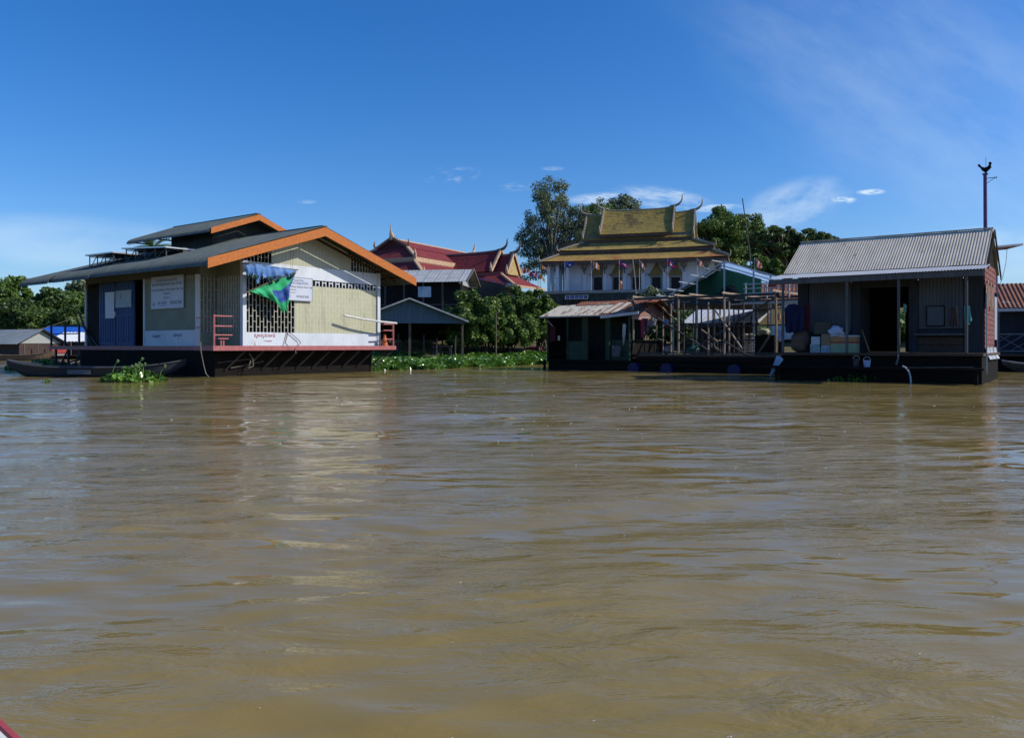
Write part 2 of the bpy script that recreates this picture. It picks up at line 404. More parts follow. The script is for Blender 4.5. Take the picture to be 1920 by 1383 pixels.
M_panel = block_mat('yellow_plastic_sheet', (0.465, 0.45, 0.30), (0.54, 0.525, 0.39), 0.16, 0.42, 0.012, spec=0.5, rough=0.32, base2=(0.41, 0.395, 0.255))
M_gable = block_mat('gable_sheet', (0.44, 0.43, 0.30), (0.50, 0.49, 0.37), 0.16, 0.42, 0.012, spec=0.4, rough=0.4)
M_pink = mat('pink_red_paint', (0.42, 0.14, 0.14), (0.33, 0.11, 0.105), 0.5, 5, c3=(0.18, 0.08, 0.06), c3t=0.62)
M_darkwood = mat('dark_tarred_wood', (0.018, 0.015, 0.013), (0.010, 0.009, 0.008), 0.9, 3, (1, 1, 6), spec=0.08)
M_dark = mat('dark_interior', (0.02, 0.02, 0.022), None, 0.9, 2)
M_wood = mat('weathered_wood', (0.17, 0.135, 0.10), (0.10, 0.08, 0.06), 0.85, 4, (1, 1, 0.4), bump=0.3)
M_brownwood = mat('brown_plank', (0.10, 0.06, 0.04), (0.06, 0.04, 0.028), 0.8, 4, (1, 4, 4))
M_bluedoor = mat('blue_painted_door', (0.035, 0.075, 0.19), (0.026, 0.055, 0.15), 0.55, 2, (1, 1, 0.3), c3=(0.03, 0.05, 0.11), c3t=0.62)
M_steel = mat('galvanised_pipe', (0.42, 0.44, 0.45), (0.33, 0.34, 0.35), 0.4, 6, metal=0.3)
M_signw = mat('white_sign_face', (0.56, 0.59, 0.66), (0.50, 0.53, 0.60), 0.4, 1)
M_inkblue = mat('blue_lettering', (0.06, 0.08, 0.28), None, 0.6)
M_ink = mat('black_lettering', (0.04, 0.045, 0.06), None, 0.6)
M_inkred = mat('red_lettering', (0.45, 0.03, 0.07), None, 0.6)
M_rope = mat('grey_rope', (0.22, 0.2, 0.17), (0.15, 0.135, 0.11), 0.9, 12)

# ================================================================ the big floating house (left)
LH = Fr(-10.29, 27.0, 53.13)
lh = thing('floating_house', 'big floating house with orange gable boards, green sheet roofs and lattice walls', 'floating house', LH.loc(), LH.rz)
RZ = lambda s: 4.07 + (s if s < 5.05 else 10.1 - s) * (5.72 - 4.07) / 5.05       # roof top over the deck
def roof_prof(ex=0.0):
    e = -ex
    left = [(e - 0.02, RZ(0) - 0.27), (e + 0.03, RZ(0) - 0.14), (e + 0.12, RZ(0) - 0.035), (e + 0.28, RZ(0) + 0.075), (e + 0.5, RZ(0.5) + 0.01 - ex * 0.2)]
    return left + [(2.8, RZ(2.8) + 0.01), (5.05, 5.73)]
def mirror(p): return [(10.1 - x, z) for x, z in p][::-1]
rf = MB()
rf.corr(roof_prof(), 0.0, 8.3, 0.21, 0.022, jag=0.01)
rf.corr([(x, z - 0.05) for x, z in roof_prof(0.08)], 8.1, 11.6, 0.21, 0.022, jag=0.02)
rf.corr([(x, z - 0.10) for x, z in roof_prof(0.2)], 11.4, 14.2, 0.21, 0.022, jag=0.02)
rf.corr(mirror(roof_prof()), 0.0, 14.0, 0.21, 0.022)
rf.box(4.93, 5.17, 0, 14, 5.72, 5.76)
rf.build('roof', M_green_roof, lh, thick=0.006)
# upper clerestory roof
uz = lambda s: 5.80 + (s if s < 5.05 else 10.1 - s) * 0 + (min(s, 10.1 - s) - 2.8) * (6.62 - 5.80) / 2.25
up = [(2.72, 5.60), (2.78, 5.72), (2.90, 5.80), (3.06, 5.87), (5.05, 6.63)]
ur = MB(); ur.corr(up, 4.2, 10.6, 0.21, 0.022); ur.corr(mirror(up), 4.2, 10.6, 0.21, 0.022); ur.box(4.95, 5.15, 4.2, 10.6, 6.62, 6.655)
ur.build('upper_roof', M_green_roof, lh, thick=0.006)
cl = MB()
for x in (3.4, 6.6): cl.box(x, x + 0.1, 5.0, 8.1, 4.7, 6.02)
cl.slab([(3.51, 5.0, 4.7), (6.59, 5.0, 4.7), (6.59, 5.0, 5.98), (5.05, 5.0, 6.54), (3.51, 5.0, 5.98)], (0, 0.08, 0))
cl.slab([(3.51, 8.0, 4.7), (6.59, 8.0, 4.7), (6.59, 8.0, 5.98), (5.05, 8.0, 6.54), (3.51, 8.0, 5.98)], (0, 0.08, 0))
cl.build('clerestory_wall', mat('dark_green_board', (0.045, 0.055, 0.05), (0.03, 0.036, 0.034), 0.8, 2), lh)
st = MB()
for t in (4.6, 6.5, 8.3, 10.2): st.bar((2.85, t, 5.68), (5.05, t, 6.5), 0.06); st.bar((7.25, t, 5.68), (5.05, t, 6.5), 0.06)
for t in (8.3, 10.2): st.bar((2.9, t, 5.66), (3.5, t, 5.66), 0.05)
st.build('upper_roof_frame', M_brownwood, lh)
def barge(y, pts, h, name='bargeboard'):
    (x0, z0), (x1, z1) = pts
    MB().slab([(x0, y, z0 - h), (x1, y, z1 - h), (x1, y, z1), (x0, y, z0)], (0, 0.05, 0)).build(name, M_orange, lh)
barge(-0.05, ((0.0, RZ(0) - 0.01), (5.048, 5.69)), 0.34); barge(-0.05, ((10.1, RZ(0) - 0.01), (5.052, 5.69)), 0.34)
barge(4.15, ((2.8, 5.79), (5.048, 6.6)), 0.24); barge(4.15, ((7.3, 5.79), (5.052, 6.6)), 0.24)
fr = MB()
for s_ in (0.45, 1.2, 3.0, 5.05, 7.1, 8.9, 9.65):
    z = RZ(s_) - 0.14
    fr.box(s_ - 0.03, s_ + 0.03, 0.01, 13.8, z - 0.05, z + 0.05)
for t in (0.95, 4, 7, 10, 13.7):
    fr.bar((0.3, t, RZ(0.3) - 0.25), (5.0, t, RZ(5.0) - 0.25), 0.07, 0.1); fr.bar((9.8, t, RZ(0.3) - 0.25), (5.1, t, RZ(5.0) - 0.25), 0.07, 0.1)
fr.build('roof_frame', M_brownwood, lh)
# deck, rims, hull
dk = MB(); dk.slab([(0.43, 0.3, 0.96), (9.1, 0.3, 0.96), (9.1, 2.5, 0.96), (1.05, 2.5, 0.96)], (0, 0, 0.09)); dk.box(1.05, 9.1, 2.5, 14.1, 0.96, 1.05); dk.build('deck', M_brownwood, lh)
rm = MB(); rm.box(0.37, 9.13, 0.22, 0.297, 0.93, 1.10); rm.bar((0.385, 0.27, 1.015), (1.01, 2.5, 1.01), 0.05, 0.165); rm.box(0.98, 1.047, 2.503, 14.1, 0.93, 1.09)
rm.box(9.103, 9.16, 0.3, 14.1, 0.93, 1.09); rm.build('deck_rim', M_pink, lh)
hl = MB()
hl.slab([(0.95, 1.0, -0.6), (8.3, 1.0, -0.6), (8.45, 0.95, 0.93), (0.9, 0.95, 0.93)], (0, 10.0, 0)); hl.build('hull', M_darkwood, lh)
M_strut = mat('strut_wood', (0.085, 0.07, 0.055), (0.05, 0.042, 0.034), 0.85, 5)
for x in np.arange(1.3, 8.4, 0.78): MB().bar((x, 0.94, 0.22), (x + 0.42, 0.36, 0.90), 0.045, 0.06).build('deck_strut', M_strut, lh)
for a, b_ in (((8.3, 0.9, 0.03), (9.08, 0.34, 0.92)), ((8.4, 2.5, 0.1), (9.08, 2.5, 0.92)), ((8.4, 5, 0.1), (9.08, 5, 0.92)), ((1.0, 0.93, 0.5), (2.4, 0.90, 0.62)), ((1.5, 0.91, 0.3), (2.9, 0.9, 0.52))):
    MB().bar(a, b_, 0.05).build('deck_strut', M_strut, lh)
# gable wall, plane y = 0.9
MB().box(2.14, 8.66, 0.90, 1.0, 1.055, 1.6).build('dado', M_white, lh)
MB().box(2.14, 8.66, 0.895, 1.0, 3.70, 4.20).build('upper_band', M_white, lh)
for x in (1.98, 8.66): MB().box(x, x + 0.157, 0.86, 1.03, 1.055, 4.22).build('corner_post', M_white, lh)
MB().box(4.36, 8.655, 0.93, 0.965, 1.603, 3.465).build('wall_sheet', M_panel, lh)
def lattice(x0, x1, z0, z1, y, ztop=None, step=0.158, ch=0.40, w=0.019, along='x'):
    m = MB(); n = int(round((x1 - x0) / step)); step = (x1 - x0) / n
    def bx(a0, a1, c0, c1):
        if along == 'x': m.box(a0, a1, y, y + 0.05, c0, c1)
        else: m.box(y, y + 0.05, a0, a1, c0, c1)
    for i in range(n + 1):
        x = x0 + i * step; zt = z1 if ztop is None else ztop(x)
        if zt > z0: bx(x - w / 2, x + w / 2, z0, zt)
        if i < n:
            z = z0 + (ch / 2 if i % 2 else ch)
            zt = z1 if ztop is None else min(ztop(x), ztop(x + step))
            while z < zt - 0.03: bx(x + w / 2 + 0.001, x + step - w / 2 - 0.001, z - w / 2, z + w / 2); z += ch
    return m
lattice(2.14, 4.34, 1.6, 3.7, 0.93).build('lattice_screen', M_lattice, lh)
lattice(5.2, 8.64, 3.47, 3.69, 0.93, step=0.17, ch=0.3, w=0.04).build('vent_strip', M_white, lh)
gz = lambda x: RZ(x) - 0.10
MB().slab([(3.3, 0.93, 4.205), (7.2, 0.93, 4.205), (7.2, 0.93, gz(7.2)), (5.05, 0.93, 5.62), (3.3, 0.93, gz(3.3))], (0, 0.04, 0)).build('gable_sheet', M_gable, lh)
lattice(1.6, 3.29, 4.205, 5, 0.93, gz).build('lattice_screen', M_lattice, lh)
lattice(7.21, 8.82, 4.205, 5, 0.93, gz).build('lattice_screen', M_lattice, lh)
# notch at the near corner
lattice(1.04, 2.45, 1.6, 3.7, 2.02, along='y').build('lattice_screen', M_lattice, lh)
for z0, z1 in ((1.055, 1.6), (3.7, 4.3)):
    MB().add([(2.0, 1.03, z0), (2.06, 1.03, z0), (2.06, 2.58, z0), (1.3, 2.58, z0), (1.3, 2.5, z0), (2.0, 2.5, z0)] + [(2.0, 1.03, z1), (2.06, 1.03, z1), (2.06, 2.58, z1), (1.3, 2.58, z1), (1.3, 2.5, z1), (2.0, 2.5, z1)],
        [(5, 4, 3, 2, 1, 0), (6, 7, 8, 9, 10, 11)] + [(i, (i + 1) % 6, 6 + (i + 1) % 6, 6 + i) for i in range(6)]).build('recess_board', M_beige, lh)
lattice(1.3, 2.04, 1.6, 3.7, 2.51).build('lattice_screen', M_lattice, lh)
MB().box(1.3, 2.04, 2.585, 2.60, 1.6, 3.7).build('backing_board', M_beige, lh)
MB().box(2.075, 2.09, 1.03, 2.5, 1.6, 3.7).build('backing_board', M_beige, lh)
# long side wall, plane x = 1.2
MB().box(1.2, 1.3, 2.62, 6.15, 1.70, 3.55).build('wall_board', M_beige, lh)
MB().box(1.17, 1.3, 2.62, 6.15, 1.055, 1.69).build('dado', M_white, lh)
MB().box(1.2, 1.3, 2.5, 11.1, 3.74, 4.22).build('wall_header', mat('grey_green_board', (0.15, 0.155, 0.13), (0.115, 0.12, 0.10), 0.7, 2), lh)
lattice(2.62, 6.15, 3.555, 3.735, 1.22, step=0.13, ch=0.3, w=0.035, along='y').build('vent_strip', M_lattice, lh)
for t in (2.5, 6.17, 11.0): MB().box(1.16, 1.298, t, t + 0.11, 1.056, 3.738).build('wall_post', M_white, lh)
for t0, t1 in ((7.02, 8.46), (8.5, 9.92)):
    d = MB(); d.box(1.2, 1.25, t0, t1, 1.07, 3.72)
    for z in (1.15, 2.3, 3.6): d.box(1.175, 1.2, t0 + 0.05, t1 - 0.05, z, z + 0.09)
    for t in np.arange(t0 + 0.05, t1, 0.2): d.box(1.185, 1.2, t, t + 0.02, 1.25, 3.58)
    dd = d.build('door', M_bluedoor, lh)
    MB().box(1.14, 1.2, (t1 if t0 < 8 else t0) - 0.02, (t1 if t0 < 8 else t0) + 0.04, 2.3, 2.5).build('handle', M_steel, dd)
lattice(9.95, 11.0, 1.1, 3.7, 1.22, step=0.13, ch=0.14, along='y').build('lattice_screen', mat('dark_lattice', (0.06, 0.06, 0.055), None, 0.8), lh)
# hidden walls
bw_ = MB(); bw_.box(8.72, 8.80, 1.03, 11.1, 1.055, 4.3); bw_.box(1.3, 8.72, 11.0, 11.08, 1.055, 4.3); bw_.box(2.1, 8.7, 5.0, 5.06, 1.055, 5.0)
bw_.build('back_wall', mat('dim_inner_board', (0.09, 0.085, 0.07), None, 0.9, 2), lh)
# railings
def railing(pts, zs, name='railing', r=0.028, post=True):
    m = MB()
    for z in zs: m.tube([(x, y, z) for x, y in pts], r, 6)
    if post:
        for x, y in pts[:1] if post == 1 else pts: m.tube([(x, y, 1.05), (x, y, zs[0] + 0.05)], r * 1.3, 6)
    return m.build(name, M_pink, lh)
railing([(0.47, 0.33), (1.18, 0.33)], (2.13, 1.78, 1.47), post=1); railing([(0.47, 0.36), (1.15, 2.48)], (2.12, 1.77), post=0, r=0.018)
railing([(9.07, 0.33), (8.5, 0.33)], (2.02, 1.75, 1.38), post=1); railing([(9.07, 0.36), (9.07, 6.0)], (2.02, 1.75, 1.38), post=2)
rl = MB()
for y in (11.3, 12.6, 13.95): rl.box(1.0, 1.07, y, y + 0.07, 1.05, 2.05)
for z in (1.97, 1.6): rl.box(1.015, 1.055, 11.3, 14.02, z, z + 0.05)
for x in (3, 5, 7, 9): rl.box(x, x + 0.07, 13.95, 14.02, 1.05, 2.05)
rl.box(1.05, 9.1, 13.96, 14.0, 1.97, 2.02); rl.bar((1.03, 10.2, 1.1), (1.03, 11.4, 2.6), 0.05); rl.bar((1.1, 9.8, 1.08), (1.1, 11.2, 2.0), 0.06)
for t in (11.4, 12.7): rl.bar((1.2, t, 0.95), (1.2, t + 0.9, 0.1), 0.06)
for t in (11.5, 12.7, 13.9): rl.bar((1.2, t, 0.95), (1.2, t, -0.3), 0.08); rl.bar((4, t, 0.95), (4, t, -0.3), 0.08); rl.bar((1.2, t, 0.2), (4, t, 0.9), 0.06)
rl.build('rear_railing', mat('dark_pipe', (0.05, 0.055, 0.07), None, 0.6), lh)
tb = MB(); tx = []
text_into(tb, 'សូមស្វាគមន៍', 2.95, 1.42, 0.19, mi=0, y=0.893); text_into(tb, 'ទឹកស្អាត', 3.1, 1.25, 0.09, y=0.893)
text_into(tb, 'លេខ ២', 8.35, 1.22, 0.13, y=0.893)
tb.build('lettering', M_inkred, lh)
tb2 = MB(); text_into(tb2, 'ទឹកស្អាត', 0, 0, 0.16); text_into(tb2, 'ព្រែកទាល់', 1.5, 0.03, 0.16)
lt = tb2.build('lettering', M_inkblue, lh, loc=(1.16, 5.3, 1.42), rz=R(-90))

# things on and around the big house -------------------------------------------------
def sign(name, label, cat, base, rz, w, h, lines, frame=0.03):
    t = thing(name, label, cat, base, rz)
    MB().box(-w / 2, w / 2, 0, 0.03, 0, h).build('board', M_signw, t)
    f = MB(); f.box(-w / 2 - frame, w / 2 + frame, -0.008, 0.034, -frame, -0.001); f.box(-w / 2 - frame, w / 2 + frame, -0.008, 0.034, h + 0.001, h + frame)
    f.box(-w / 2 - frame, -w / 2 - 0.001, -0.008, 0.034, 0, h); f.box(w / 2 + 0.001, w / 2 + frame, -0.008, 0.034, 0, h); f.build('frame', M_steel, t)
    m = MB()
    for txt, x, z, size, al, mi in lines: text_into(m, txt, x, z, size, al, mi, -0.004)
    for cx, cz, r_, mi in ((-0.42 * w, 0.13 * h, 0.05 * h, 1), (0.13 * w, 0.16 * h, 0.05 * h, 0), (-0.25 * w, 0.16 * h, 0.045 * h, 1)):
        o = [(cx + r_ * math.cos(a), -0.004, cz + r_ * math.sin(a)) for a in np.linspace(0, 2 * math.pi, 17)[:-1]]
        i_ = [(cx + r_ * 0.55 * math.cos(a), -0.004, cz + r_ * 0.55 * math.sin(a)) for a in np.linspace(0, 2 * math.pi, 17)[:-1]]
        m.add(o + i_, [(k, (k + 1) % 16, 16 + (k + 1) % 16, 16 + k) for k in range(16)], mi)
    m.build('lettering', [M_ink, M_inkblue, M_inkred], t)
    return t
def sign_lines(w, h):
    return [('ស្ថានីយ៍ទឹកស្អាតអណ្តែតទឹក', 0, 0.85 * h, 0.105 * h, 'CENTER', 1), ('សហគមន៍ព្រែកទាល់ អណ្តែតទឹក', 0, 0.715 * h, 0.145 * h, 'CENTER', 1),
            ('Community Floating Water Station Prek Toal', 0, 0.555 * h, 0.082 * w * 0.66, 'CENTER', 0),
            ('Organized by', 0, 0.44 * h, 0.075 * h, 'CENTER', 0), ('Supported by', 0, 0.31 * h, 0.065 * h, 'CENTER', 0),
            ('USAID', -0.2 * w, 0.12 * h, 0.13 * h, 'LEFT', 1), ('RACHA', 0.17 * w, 0.11 * h, 0.16 * h, 'LEFT', 0),
            ('FROM THE PEOPLE', -0.21 * w, 0.06 * h, 0.04 * h, 'LEFT', 1)]
p = LH.w((1.14, 4.5, 2.55)); sign('sign_board', 'large white board on the shaded side wall beside the blue doors, lettered in blue', 'sign', p, R(-36.87), 2.25, 1.2, sign_lines(2.25, 1.2))
p = LH.w((4.15, 0.83, 2.87)); sign('sign_board', 'sunlit white board on the lattice gable, half hidden by the torn banner', 'sign', p, LH.rz, 1.9, 0.86, sign_lines(1.9, 0.86))

M_banblue = mat('blue_banner_print', (0.15, 0.30, 0.60), (0.08, 0.19, 0.46), 0.5, 2.2, c3=(0.012, 0.07, 0.055), c3t=0.60, c3s=2.6, trans=0.2)
M_bangreen = mat('green_banner_print', (0.03, 0.40, 0.14), (0.05, 0.50, 0.22), 0.5, 2.5, c3=(0.012, 0.09, 0.05), c3t=0.66, c3s=3.0, trans=0.2)
M_banpurple = mat('violet_blue_banner_print', (0.025, 0.06, 0.27), (0.07, 0.15, 0.42), 0.5, 5, trans=0.2)
M_banwhite = mat('white_banner_print', (0.6, 0.68, 0.66), None, 0.5, 3)
def G(px, py, t=0.42): return LH.hy(px, py, t)
bn = thing('torn_banner', 'torn blue and green printed banner hanging askew across the lattice gable', 'banner', LH.loc(), LH.rz)
b = MB(); cloth(b, [G(462, 496), G(480, 495), G(505, 498), G(530, 502), G(555, 507)],
      [G(461, 512), G(466, 530), G(474, 513), G(484, 535), G(492, 516), G(503, 533), G(512, 520), G(522, 530), G(532, 516), G(545, 527), G(554, 513)], 12, 0.05, 5, 3, rag=0.12, sub=10)
b.build('blue_strip', M_banblue, bn, thick=0.004)
rr_ = random.Random(4)
for (x0, x1, y0, y1) in ((462, 474, 512, 522), (474, 486, 515, 526), (500, 514, 518, 534), (514, 528, 516, 528), (536, 553, 512, 524)):
    p0, p1 = G(x0, y0, 0.38), G(x1, y0 + 1, 0.38); b0 = G((x0 + x1) / 2 - 2, y1, 0.36); b1 = G((x0 + x1) / 2 + 3, y1 - 3, 0.36)
    b = MB(); cloth(b, [p0, p0.lerp(p1, 0.5), p1], [b0, b0.lerp(b1, 0.5), b1], 4, 0.03, 2, rr_.randint(0, 99), rag=0.3)
    b.build('dark_rag', mat('dark_green_rag', (0.012, 0.05, 0.045), (0.008, 0.03, 0.03), 0.6, 5), bn, thick=0.004)
b = MB(); top = [G(466, 546), G(480, 539), G(500, 530), G(520, 522), G(540, 515), G(553, 511)]
bot = [G(468, 547), G(482, 551), G(494, 556), G(505, 559), G(514, 566), G(522, 572), G(530, 582), G(537, 586), G(538, 574), G(541, 562), G(547, 540), G(553, 513)]
cloth(b, top, bot, 14, 0.06, 3, 8, mi=lambda u, v: 0 if (u < 0.42 or v < 0.30) else (1 if v < 0.66 + 0.3 * (u - 0.5) else 0) if u < 0.82 else (1 if v > 0.42 else 0), rag=0.08, sub=10)
b.build('green_piece', [M_bangreen, M_banpurple], bn, smooth=True, thick=0.004)
b = MB(); b.tube([G(455, 494, 0.44), G(505, 500, 0.44), G(559, 506, 0.44)], 0.022, 6); b.tube([G(461, 548, 0.40), G(510, 527, 0.38), G(556, 509, 0.40)], 0.02, 6)
b.tube([G(497, 470, 0.9), G(497, 499, 0.45)], 0.006, 4); b.tube([G(545, 468, 0.9), G(545, 504, 0.45)], 0.006, 4); b.tube([G(551, 470, 0.9), G(548, 505, 0.45)], 0.006, 4)
b.build('hanging_stick', M_wood, bn)
# long pale pipe leaning on the railing
pp = thing('pipe', 'long pale pipe resting across the pink railing', 'pipe', LH.loc(), LH.rz)
MB().tube([(6.45, 0.5, 2.33), (7.4, 0.42, 2.2), (8.3, 0.36, 2.12), (9.25, 0.31, 2.07)], 0.045, 8).build('pipe', mat('pale_plastic_pipe', (0.62, 0.62, 0.58), (0.5, 0.5, 0.46), 0.45, 5), pp)
h = thing('water_hose', 'grey hose looped against the white wall foot', 'hose', LH.loc(), LH.rz)
MB().tube([(3.95, 0.84, 1.62), (3.9, 0.83, 1.45), (3.82, 0.83, 1.2), (3.8, 0.6, 1.08), (3.8, 0.2, 1.0), (3.82, 0.2, 0.8)], 0.018, 6).tube([(3.97, 0.84, 1.62), (4.2, 0.83, 1.5), (4.5, 0.83, 1.28), (4.52, 0.8, 1.2), (4.3, 0.7, 1.1), (4.2, 0.22, 1.05)], 0.014, 6).build('hose', M_rope, h)
s = thing('stool', 'small pink stool on the deck corner', 'stool', LH.w((0.86, 0.45, 1.05)), LH.rz)
m = MB(); m.box(-0.2, 0.2, -0.09, 0.09, 0.28, 0.32); m.build('seat', M_pink, s)
for x in (-0.05, 0.05): MB().box(x - 0.025, x + 0.025, -0.03, 0.03, 0, 0.279).build('leg', M_pink, s)
s = thing('traffic_cone', 'orange traffic cone standing behind the far railing of the deck', 'cone', LH.w((8.78, 0.55, 1.05)), LH.rz)
MB().tube([(0, 0, 0.03), (0, 0, 0.55)], [0.15, 0.03], 14).build('cone', mat('orange_plastic', (0.6, 0.14, 0.03), None, 0.5), s); MB().box(-0.2, 0.2, -0.2, 0.2, 0, 0.03).build('base', M_white, s)
s = thing('plastic_table', 'small pink plastic table behind the far railing', 'table', LH.w((8.75, 1.3, 1.05)), LH.rz)
MB().box(-0.25, 0.25, -0.25, 0.25, 0.42, 0.46).build('tabletop', M_pink, s)
for x in (-0.2, 0.2):
    for y in (-0.2, 0.2): MB().box(x - 0.03, x + 0.03, y - 0.03, y + 0.03, 0, 0.42).build('leg', M_pink, s)
# ropes
def rope(label, pts, r=0.016, name='mooring_rope', m=None, fr=LH):
    pts = [LH.w(p) for p in pts] if fr else pts; base = Vector(pts[0]); o = MB().tube([Vector(p) - base for p in pts], r, 6).build(name, m or M_rope, loc=base)
    return tag(o, label, 'rope')
rope('grey rope hanging from the corner post down into the water', [LH.hy(376, 640, 0.2), LH.hy(377, 660, 0.2), LH.hy(382, 685, 0.2), LH.hy(386, 700, 0.1), LH.hy(392, 707, 0.0)])
rope('frayed loop of pale rope hung on the dark hull', [LH.hy(467, 662, 0.6), LH.hy(474, 672, 0.6), LH.hy(475, 686, 0.6), LH.hy(466, 690, 0.6), LH.hy(468, 682, 0.6), LH.hy(470, 676, 0.6)], 0.02)
for lb, pts in (('small paper poster hanging askew on the blue double door', (197, 547, 214, 597)), ('wide picture poster at the top of the blue double door', (216, 543, 246, 577))):
    a, c = LH.hx(pts[0], pts[3], 1.16), LH.hx(pts[2], pts[1], 1.16)
    o = MB().grid(lambda u, v: (0.004 * math.sin(u * 9 + v * 5), a.y + (c.y - a.y) * u, a.z + (c.z - a.z) * v), 8, 10).build('poster', mat('paper_poster', (0.42, 0.46, 0.5), (0.30, 0.38, 0.36), 0.6, 3, c3=(0.1, 0.25, 0.22), c3t=0.56, c3s=5) if 'wide' in lb else M_signw, thick=0.003)
    o.location = LH.w((1.165, 0, 0)); o.rotation_euler.z = LH.rz; tag(o, lb, 'poster')
# solar panels on racks on the roof
M_pv = mat('solar_cells', (0.012, 0.018, 0.05), (0.009, 0.013, 0.035), 0.15, 3, spec=0.6)
M_alu = mat('aluminium_frame', (0.62, 0.63, 0.64), None, 0.35, 4, metal=0.6)
def pv(label, fr, x0, x1, y0, y1, zf, legs, nx, ny, group):
    t = thing('solar_panel', label, 'solar panel', fr.loc(), fr.rz, group)
    c = [(x0, y0, zf(x0, y0)), (x1, y0, zf(x1, y0)), (x1, y1, zf(x1, y1)), (x0, y1, zf(x0, y1))]
    MB().slab(c, (0, 0, 0.03)).build('cells', M_pv, t)
    m = MB()
    for i in range(4): m.bar(Vector(c[i]) + Vector((0, 0, .016)), Vector(c[(i + 1) % 4]) + Vector((0, 0, .016)), 0.05)
    m.build('frame', M_alu, t)
    m = MB()
    for i in range(nx + 1):
        for j in range(ny + 1):
            x, y = x0 + 0.12 + (x1 - x0 - 0.24) * i / nx, y0 + 0.12 + (y1 - y0 - 0.24) * j / ny
            m.bar((x, y, zf(x, y) - 0.01), (x, y, legs(x)), 0.035)
            if i < nx: m.bar((x, y, zf(x, y) - .05), (x + (x1 - x0 - .24) / nx, y, zf(x, y) - .05), 0.03)
            if j < ny: m.bar((x, y, zf(x, y) - 0.02), (x, y + (y1 - y0) / ny * 0.8, legs(x) + 0.03), 0.025)
    m.build('rack', mat('rack_steel', (0.09, 0.095, 0.09), None, 0.5), t)
pv('large solar panel on a rack beside the raised upper roof', LH, 1.35, 2.7, 5.0, 8.3, lambda x, y: 4.92 + (y - 5) * 0.055, lambda x: RZ(x), 1, 4, 'solar panels on the green roof')
pv('smaller solar panel on a rack near the far end of the green roof', LH, 1.15, 2.6, 8.7, 11.0, lambda x, y: 4.95 + 0.01 * (y - 8), lambda x: RZ(x) - 0.05, 1, 3, 'solar panels on the green roof')

# ================================================================ wooden boat beside the house
def boat_mesh(L, B, D, mi=0, n=24, sheer=0.35, rimr=0.035):
    m = MB(); prof = []
    def half(u): return B / 2 * max(0.02, (1 - abs(2 * u - 1) ** 3.2)) ** 0.8
    def zt(u): return D + sheer * abs(2 * u - 1) ** 3
    def zb(u): return -0.12 + (D + sheer + 0.0) * max(0, abs(2 * u - 1) - 0.62) ** 1.5 / 0.38 ** 1.5 * 0.9
    for i in range(n + 1):
        u = i / n; x = (u - 0.5) * L; w = half(u); t, b_ = zt(u), min(zb(u), zt(u) - 0.03)
        prof.append([(x, -w, t), (x, -w * 0.8, b_ + (t - b_) * .4), (x, -w * 0.45, b_), (x, w * 0.45, b_), (x, w * 0.8, b_ + (t - b_) * .4), (x, w, t)])
    vs = [p for r_ in prof for p in r_]
    m.add(vs, [(i * 6 + j, i * 6 + j + 1, (i + 1) * 6 + j + 1, (i + 1) * 6 + j) for i in range(n) for j in range(5)], mi)
    rim = MB()
    for k in (0, 5): rim.tube([prof[i][k] for i in range(n + 1)], rimr, 6)
    return m, rim, prof
M_boat = mat('dark_grey_boat_planks', (0.045, 0.05, 0.06), (0.03, 0.033, 0.038), 0.7, 3, (0.6, 4, 4))
bt = thing('wooden_boat', 'long dark wooden boat moored beside the big floating house', 'boat', (-14.9, 28.7, 0), R(2))
m, rim, pr = boat_mesh(6.3, 1.1, 0.33, sheer=0.26); m.build('hull', M_boat, bt, thick=0.03); rim.build('gunwale', mat('boat_rim', (0.08, 0.085, 0.09), None, 0.7), bt)
th = MB()
for x in (-1.6, 0, 1.6): th.box(x - 0.1, x + 0.1, -0.42, 0.42, 0.24, 0.27)
th.build('thwarts', M_wood, bt)
MB().box(-0.75, 0.05, -0.565, -0.54, 0.1, 0.26).build('number_plate', mat('grey_plate', (0.12, 0.13, 0.15), None, 0.6), bt)
# the viewer's own boat: its rim shows at the lower left
m, rim, pr = boat_mesh(5.0, 1.5, 0.27, n=40, sheer=0.12, rimr=0.011)
iu = 33; tg = Vector(pr[iu + 1][0]) - Vector(pr[iu - 1][0]); pt = Vector(pr[iu][0])
hd = math.atan2(0.61, -0.79) - math.atan2(tg.y, tg.x); rot = Matrix.Rotation(hd, 3, 'Z'); off = Vector((-1.085, 1.69, 0.30)) - rot @ pt
ob = thing('white_boat', 'white painted boat side with a red rim at the near lower left', 'boat', (off.x, off.y, off.z), hd)
M_wboat = mat('white_boat_paint', (0.7, 0.72, 0.7), (0.6, 0.62, 0.6), 0.5, 2)
m.build('hull', M_wboat, ob, smooth=True, thick=0.03)
fd = MB(); fd.add([Vector(pr[i][k]) + Vector((0, 0, -0.02)) for i in range(24, 41) for k in (0, 5)], [(2 * i, 2 * i + 2, 2 * i + 3, 2 * i + 1) for i in range(16)]); fd.build('foredeck', M_wboat, ob)
rim.build('gunwale', mat('red_boat_rim', (0.45, 0.07, 0.08), (0.36, 0.06, 0.06), 0.5, 4), ob)

tag(MB().tube([(0, 0, 0), (2.6, 1.5, .75), (5, 3, 1.9)], 0.02, 5).build('mooring_rope', M_rope, loc=(-35.6, 55, 1.6)), 'long slack rope slanting up towards the far left trees', 'rope')
